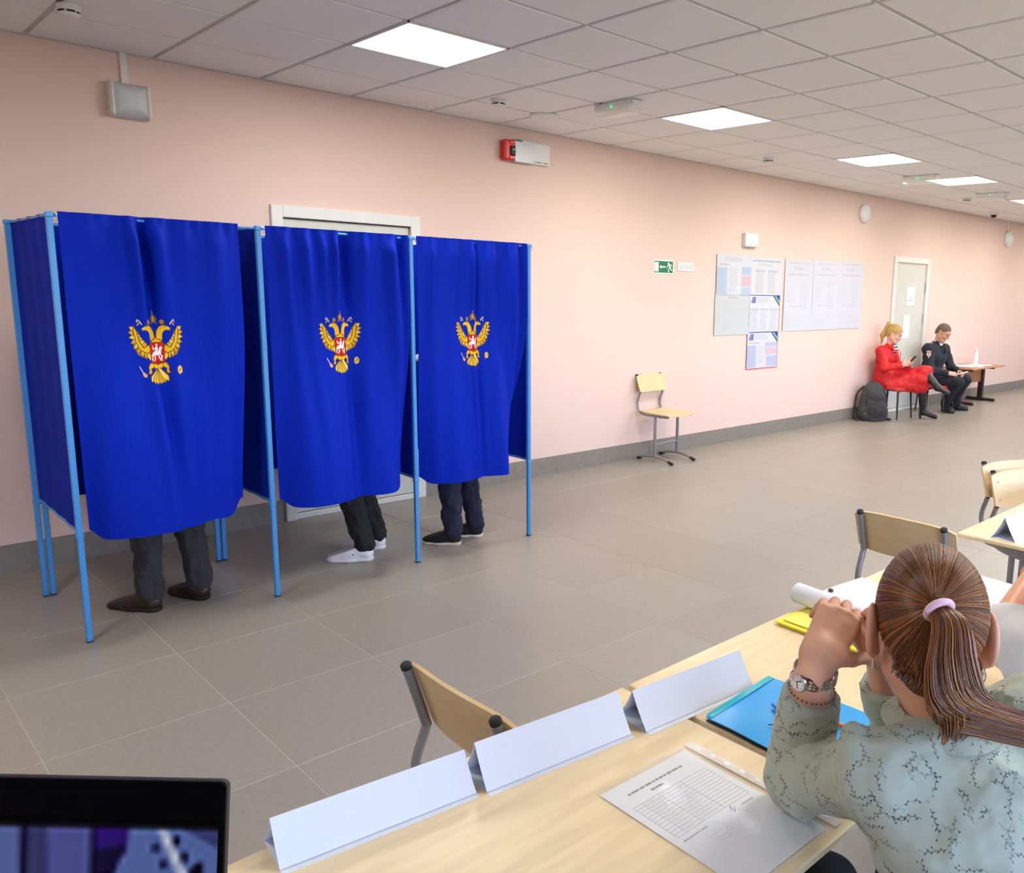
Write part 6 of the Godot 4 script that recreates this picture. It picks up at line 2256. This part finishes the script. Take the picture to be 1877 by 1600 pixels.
		g.cut_plane(cl, (J.wrl - J.ell).normalized(), 0.09)
		g.cut_plane(cr, (J.wrr - J.elr).normalized(), 0.09)
		g.cut_plane(J.hip + Vector3(0, -0.09, 0), Vector3(0, -1, 0), 0.5)
		g.cut_plane(J.neck + Vector3(0.0, 0.03, 0.0), Vector3(0.25, 0.92, -0.3).normalized(), 0.1)
		g.rumple(0.006, 12.0, 23)
		g.rumple(0.0025, 34.0, 24)
	garment("shirt", t, [J.neck, J.hip, J.shl, J.shr, J.ell, J.elr, cl, cr], 0.16, 0.0075, print_m, shirt)
	for e in [[J.ell, J.wrl, 0.42, 0.695], [J.elr, J.wrr, 0.42, 0.675]]:
		var cuff := func(g: Field):
			var p: Vector3 = e[0].lerp(e[1], e[2])
			var q: Vector3 = e[0].lerp(e[1], e[3])
			g.capsule(p, q, 0.052, 0.048, 0.0)
			g.cut_plane(p, (p - q).normalized(), 0.2)
			g.cut_plane(q, (q - p).normalized(), 0.2)
			g.capsule(p.lerp(q, 0.96), p.lerp(q, 0.99), 0.044, 0.044, 0.006)
			g.cut_plane(q + (q - p).normalized() * 0.004, (q - p).normalized(), 0.2)
			g.rumple(0.003, 22.0, 31)
		garment("cuff", t, [e[0], e[1]], 0.09, 0.006, print_m, cuff, "turned-up cuff")
	var collar := func(u: float, v: float) -> Vector3:
		var a := lerpf(-2.5, 2.5, u) + atan2(-body_fwd.x, -body_fwd.z)
		var r := 0.056 + 0.026 * v * v + 0.005 * sin(u * 14.0) * v
		var lift := 0.034 * sin(clampf(v * 1.7, 0.0, 1.0) * PI * 0.55) - 0.05 * maxf(v - 0.5, 0.0)
		return J.neck + Vector3(sin(a) * r + 0.006, 0.012 + lift + 0.02 * sin(a) * 0.6, cos(a) * r)
	obj("collar", sheet(40, 8, collar, 0.003), print_m, t)
	var legs := func(g: Field):
		leg_bones(g, J, 0.01, 0.98)
		g.capsule(J.hipl, J.hipr, 0.1, 0.1, 0.04)
		g.cut_plane(Vector3(1.3, 0.07, -0.7), Vector3(0, -1, 0), 0.6)
		g.rumple(0.006, 10.0, 27)
	garment("trousers", t, [J.hip, J.hipl, J.hipr, J.knl, J.knr, J.anl, J.anr], 0.13, 0.011, cloth(rgb8(36, 46, 46)), legs)
	for e in ["l", "r"]:
		var an: Vector3 = J["an" + e]
		var d := Vector3(0.57, 0, -0.82)
		shoe(t, "shoe", Vector3(an.x, 0, an.z) - d * 0.06, Vector3(an.x, 0, an.z) + d * 0.19, M.black, M.rubber, 0.085, 0.038, 0.0, 0.009)

	# hair: a close cap, strands combed to the tie, and the tail
	var hm := mat(Color.WHITE, 0.34)
	hm.vertex_color_use_as_albedo = true
	var tints := []
	for k in 97:
		var w := rng.randf()
		var c := rgb8(88, 52, 28).lerp(rgb8(164, 102, 52), w * w)
		if k % 13 == 0:
			c = rgb8(190, 128, 70)
		tints.append(c.srgb_to_linear())
	var cap_m := mat(rgb8(82, 50, 29), 0.5)
	var g := Field.new(Vector3(-0.12, -0.15, -0.15), Vector3(0.12, 0.16, 0.14), 0.005)
	g.ellipsoid(Vector3(0, 0.026, -0.014), Vector3(0.081, 0.098, 0.1035), Basis.IDENTITY, 0.0)
	g.ellipsoid(Vector3(0, -0.045, -0.052), Vector3(0.054, 0.05, 0.042), Basis.IDENTITY, 0.02)
	g.cut_plane(Vector3(0, 0.05, 0.085), Vector3(0, -0.72, 0.69).normalized(), 2.0)
	g.cut_plane(Vector3(0, -0.088, -0.05), Vector3(0, -1.0, 0.25).normalized(), 2.0)
	for s in [-1.0, 1.0]:
		g.ellipsoid(Vector3(s * 0.085, -0.016, -0.006), Vector3(0.03, 0.04, 0.024), Basis.IDENTITY, 0.006, true)
		g.ellipsoid(Vector3(s * 0.07, -0.085, -0.02), Vector3(0.034, 0.06, 0.035), Basis.IDENTITY, 0.01, true)
	acc = net()
	g.emit(acc, head)
	obj("hair", net_mesh(acc), cap_m, t)
	var tie := Vector3(0.012, 0.046, -0.122)
	var mid := Vector3(0, 0.026, -0.014)
	var rad := Vector3(0.0845, 0.1015, 0.1075)
	var paths := []
	for k in 2300:
		var a := TAU * (k + rng.randf()) / 2300.0 * 3.0
		# where the hairline runs in this direction round the tie
		var d := Vector3(sin(a), cos(a), 0)
		var start: Vector3
		if d.y > 0.0:
			start = Vector3(d.x * 0.9, d.y * 0.75, 0.75 * d.y + 0.05)
		else:
			start = Vector3(d.x * 0.92, d.y * 1.05, 0.02 + 0.5 * d.y)
		start = (start + Vector3(rng.randf_range(-0.06, 0.06), rng.randf_range(-0.05, 0.05), rng.randf_range(-0.3, 0.1))).normalized()
		var goal := ((tie - mid) / rad).normalized()
		var lift := rng.randf_range(0.996, 1.016)
		var line := []
		var wob := rng.randf_range(-0.02, 0.02)
		for i in 13:
			var w := float(i) / 12.0
			var q := start.slerp(goal, w)
			q = (q + Vector3(wob, wob * 0.6, 0) * sin(w * PI)).normalized()
			var p := mid + q * rad * (lift + 0.012 * sin(w * PI))
			if q.y < -0.3:
				p += Vector3(-0.012 * signf(q.x) * absf(q.x), -0.012, 0.004) * smoothstep(-0.3, -0.9, q.y)
			if i == 12:
				p = tie + Vector3(rng.randf_range(-0.012, 0.012), rng.randf_range(-0.012, 0.012), 0.0)
			line.append(head * p)
		paths.append(line)
	for k in 800:
		var x := rng.randf_range(-0.062, 0.062)
		var low := Vector3(x, -0.094 + 0.035 * absf(x) / 0.062 + rng.randf_range(-0.004, 0.02), -0.082 + 9.0 * x * x)
		var bulge := Vector3(x * 0.95, rng.randf_range(-0.05, -0.02), -0.116 + 7.0 * x * x + rng.randf_range(-0.002, 0.002))
		var line := []
		for v in curve([low, low.lerp(bulge, 0.55) + Vector3(0, 0, -0.012), bulge, tie + Vector3(rng.randf_range(-0.01, 0.01), -0.01, 0.004)], 12):
			line.append(head * v)
		paths.append(line)
	strands("hair_strands", t, paths, 0.0009, hm, tints)
	paths = []
	var spine := [head * tie, Vector3(1.052, 1.165, -0.432), Vector3(1.024, 1.118, -0.414), Vector3(1.030, 1.072, -0.398), Vector3(1.088, 1.042, -0.366), Vector3(1.15, 1.018, -0.322), Vector3(1.20, 0.99, -0.29)]
	for k in 1700:
		var ang := rng.randf() * TAU
		var rr := sqrt(rng.randf())
		var off := Vector3(cos(ang), 0, sin(ang)) * rr
		var short := k % 5 == 0
		var wide := 0.036 if not short else 0.03
		var ctrl := []
		var swing := rng.randf_range(-1.0, 1.0)
		for i in spine.size():
			var w := float(i) / (spine.size() - 1)
			var fat: float = wide * [0.28, 0.75, 1.05, 1.15, 0.95, 0.85, 0.7][i]
			var side := Vector3(off.x * 0.9, off.z * 0.55, off.x * 0.45 + off.z * 0.4)
			ctrl.append(spine[i] + side * fat + Vector3(0.006, -0.012, 0.004) * swing * w)
		if short:
			# locks that fall straight and end on the back
			var drop: Vector3 = ctrl[3]
			ctrl = [ctrl[0], ctrl[1], ctrl[2], drop, drop + Vector3(0.012, -0.03, 0.0), drop + Vector3(0.03, -0.05, -0.01)]
		paths.append(curve(ctrl, 20))
	strands("ponytail", t, paths, 0.00095, hm, tints)
	var band := begin(true)
	var ring := []
	var axis: Vector3 = (spine[1] - spine[0]).normalized()
	var ux := axis.cross(Vector3.UP).normalized()
	var uy := ux.cross(axis)
	for k in 25:
		var a := TAU * k / 24.0
		ring.append(spine[0] + axis * 0.008 + (ux * cos(a) + uy * sin(a)) * 0.0175)
	add_tube(band, ring, 0.0052, 10, false)
	obj("hair_tie", band, mat(rgb8(238, 200, 216), 0.8), t, Vector3.ZERO, "pale pink hair tie")
	# earrings
	for s in [1.0, -1.0]:
		var e := head * Vector3(s * 0.086, -0.046, -0.01)
		var hoop := []
		var dirx := head.basis.z
		for k in 17:
			var a := TAU * k / 16.0
			hoop.append(e + Vector3(0, -0.012, 0) + dirx * sin(a) * 0.006 + Vector3(0, cos(a) * 0.012, 0))
		var et := begin(true)
		add_tube(et, hoop, 0.0012, 6, false)
		obj("earring", et, mat(rgb8(232, 228, 220), 0.2, 1.0), t)

	# wristwatch with a steel band, and a thin bead bracelet
	var wdir: Vector3 = (J.wrl - J.ell).normalized()
	var wc: Vector3 = J.ell.lerp(J.wrl, 0.885)
	var wo := (Vector3(-0.82, 0.1, -0.1) - wdir * Vector3(-0.82, 0.1, -0.1).dot(wdir)).normalized()
	var wt := wdir.cross(wo).normalized()
	var frame := Transform3D(Basis(wt, wo, wt.cross(wo)), wc)
	var watch := Node3D.new()
	watch.name = "wristwatch"
	t.add_child(watch)
	watch.set_meta("label", "steel wristwatch with a white dial")
	var wr := 0.0335
	lathe("case", [Vector2(0, -0.003), Vector2(0.0165, -0.003), Vector2(0.0175, 0.0), Vector2(0.0175, 0.006), Vector2(0.0155, 0.008)], M.steel, watch, frame * Transform3D(Basis.IDENTITY, Vector3(0, wr, 0)), 28)
	lathe("dial", [Vector2(0.0155, 0.0078), Vector2(0, 0.0078)], mat(rgb8(240, 240, 242), 0.3), watch, frame * Transform3D(Basis.IDENTITY, Vector3(0, wr, 0)), 28)
	for q in [0.4, 2.2]:
		var hnd := begin()
		add_box(hnd, Vector3(0.0012, 0.0006, 0.011), 0.0, frame * Transform3D(Basis(Vector3.UP, q), Vector3(sin(q) * 0.005, wr + 0.0084, cos(q) * 0.005)))
		obj("hand", hnd, M.black, watch)
	for k in 12:
		var a := TAU * k / 12.0
		var mk := begin()
		add_box(mk, Vector3(0.001, 0.0005, 0.0026), 0.0, frame * Transform3D(Basis(Vector3.UP, a), Vector3(sin(a) * 0.0125, wr + 0.0081, cos(a) * 0.0125)))
		obj("hour_mark", mk, mat(rgb8(90, 90, 96), 0.4), watch)
	for k in range(2, 23):
		var a := TAU * k / 24.0
		var ln := begin()
		var bb := Basis(Vector3(0, 0, 1), -a)
		for col in [-0.0058, 0.0, 0.0058]:
			add_box(ln, Vector3(0.0072, 0.003, 0.0052), 0.0008, frame * Transform3D(bb, bb * Vector3(0, wr, 0)) * Transform3D(Basis.IDENTITY, Vector3(0, 0, col)))
		obj("band_link", ln, M.steel, watch)
	var beads := begin(true)
	var bc: Vector3 = J.ell.lerp(J.wrl, 0.755)
	for k in 30:
		var a := TAU * k / 30.0
		add_lathe(beads, [Vector2(0, -0.0024), Vector2(0.002, -0.001), Vector2(0.002, 0.001), Vector2(0, 0.0024)], 6, Transform3D(Basis.IDENTITY, bc + (frame.basis.x * cos(a) + frame.basis.y * sin(a)) * 0.0365))
	obj("bracelet", beads, mat(rgb8(120, 96, 84), 0.35, 0.3), t)
	school_chair("birch plywood chair under the ponytailed woman", Vector3(1.045, 0, -0.29), 2.53, 0.96)


func right_woman() -> void:
	var t := thing("person", "person in a white short-sleeved blouse at the right edge, bare arm raised", "person", Vector3.ZERO)
	var J := {
		neck = Vector3(1.715, 1.03, -0.43), chest = Vector3(1.72, 0.88, -0.40), waist = Vector3(1.73, 0.70, -0.33), hip = Vector3(1.73, 0.56, -0.28),
		shl = Vector3(1.57, 0.955, -0.465), shr = Vector3(1.87, 0.96, -0.42), ell = Vector3(1.70, 0.932, -0.60), elr = Vector3(1.95, 0.80, -0.62),
		wrl = Vector3(1.91, 1.025, -0.60), wrr = Vector3(1.95, 0.795, -0.84), hl = Vector3(1.93, 1.12, -0.56), hr = Vector3(1.93, 0.79, -0.94), bl = Vector3(0.2, 0.1, -0.9), br = Vector3(0, 1, 0),
		hipl = Vector3(1.65, 0.55, -0.29), hipr = Vector3(1.81, 0.55, -0.29), knl = Vector3(1.66, 0.52, -0.74), knr = Vector3(1.84, 0.52, -0.74), anl = Vector3(1.66, 0.1, -0.68), anr = Vector3(1.84, 0.1, -0.68), toel = Vector3(1.66, 0.03, -0.82), toer = Vector3(1.84, 0.03, -0.82),
	}
	var fwd := Vector3(0.1, -0.25, -0.95).normalized()
	var head := Transform3D(facing(fwd), Vector3(1.745, 1.175, -0.47))
	obj("body", body_mesh(J, head, 0.96, 0.011, 0.006), skin_mat(rgb8(226, 164, 130)), t)
	face_marks(t, head, 0.96, rgb8(80, 56, 40), rgb8(190, 100, 96))
	hair_cap(t, head, cloth(rgb8(92, 62, 40), 0.3, 0.5), 0.96, 0.012, 0.062)
	var top := func(f: Field):
		torso_bones(f, J, 0.016, 0.96)
		for q in [["shl", "ell"], ["shr", "elr"]]:
			var cut: Vector3 = J[q[0]].lerp(J[q[1]], 0.8)
			f.capsule(J[q[0]], cut, 0.072, 0.066, 0.04)
			f.cut_plane(cut, (J[q[1]] - J[q[0]]).normalized(), 0.12)
		f.cut_plane(J.hip + Vector3(0, -0.08, 0), Vector3(0, -1, 0), 0.4)
		f.rumple(0.005, 10.0, 41)
	garment("blouse", t, [J.neck, J.hip, J.shl, J.shr, J.ell, J.elr], 0.16, 0.009, mat(rgb8(226, 228, 232), 0.8), top)
	var legs := func(f: Field):
		leg_bones(f, J, 0.01, 0.98)
		f.capsule(J.hipl, J.hipr, 0.1, 0.1, 0.04)
	garment("trousers", t, [J.hip, J.knl, J.knr, J.anl, J.anr], 0.13, 0.014, cloth(rgb8(44, 46, 60)), legs)
	for e in ["l", "r"]:
		var an: Vector3 = J["an" + e]
		shoe(t, "shoe", Vector3(an.x, 0, an.z + 0.05), Vector3(an.x, 0, an.z - 0.2), M.black, M.rubber, 0.085, 0.038, 0.0, 0.009)
	school_chair("birch plywood chair under the person in the white blouse", Vector3(1.73, 0, -0.29), PI, 0.96)
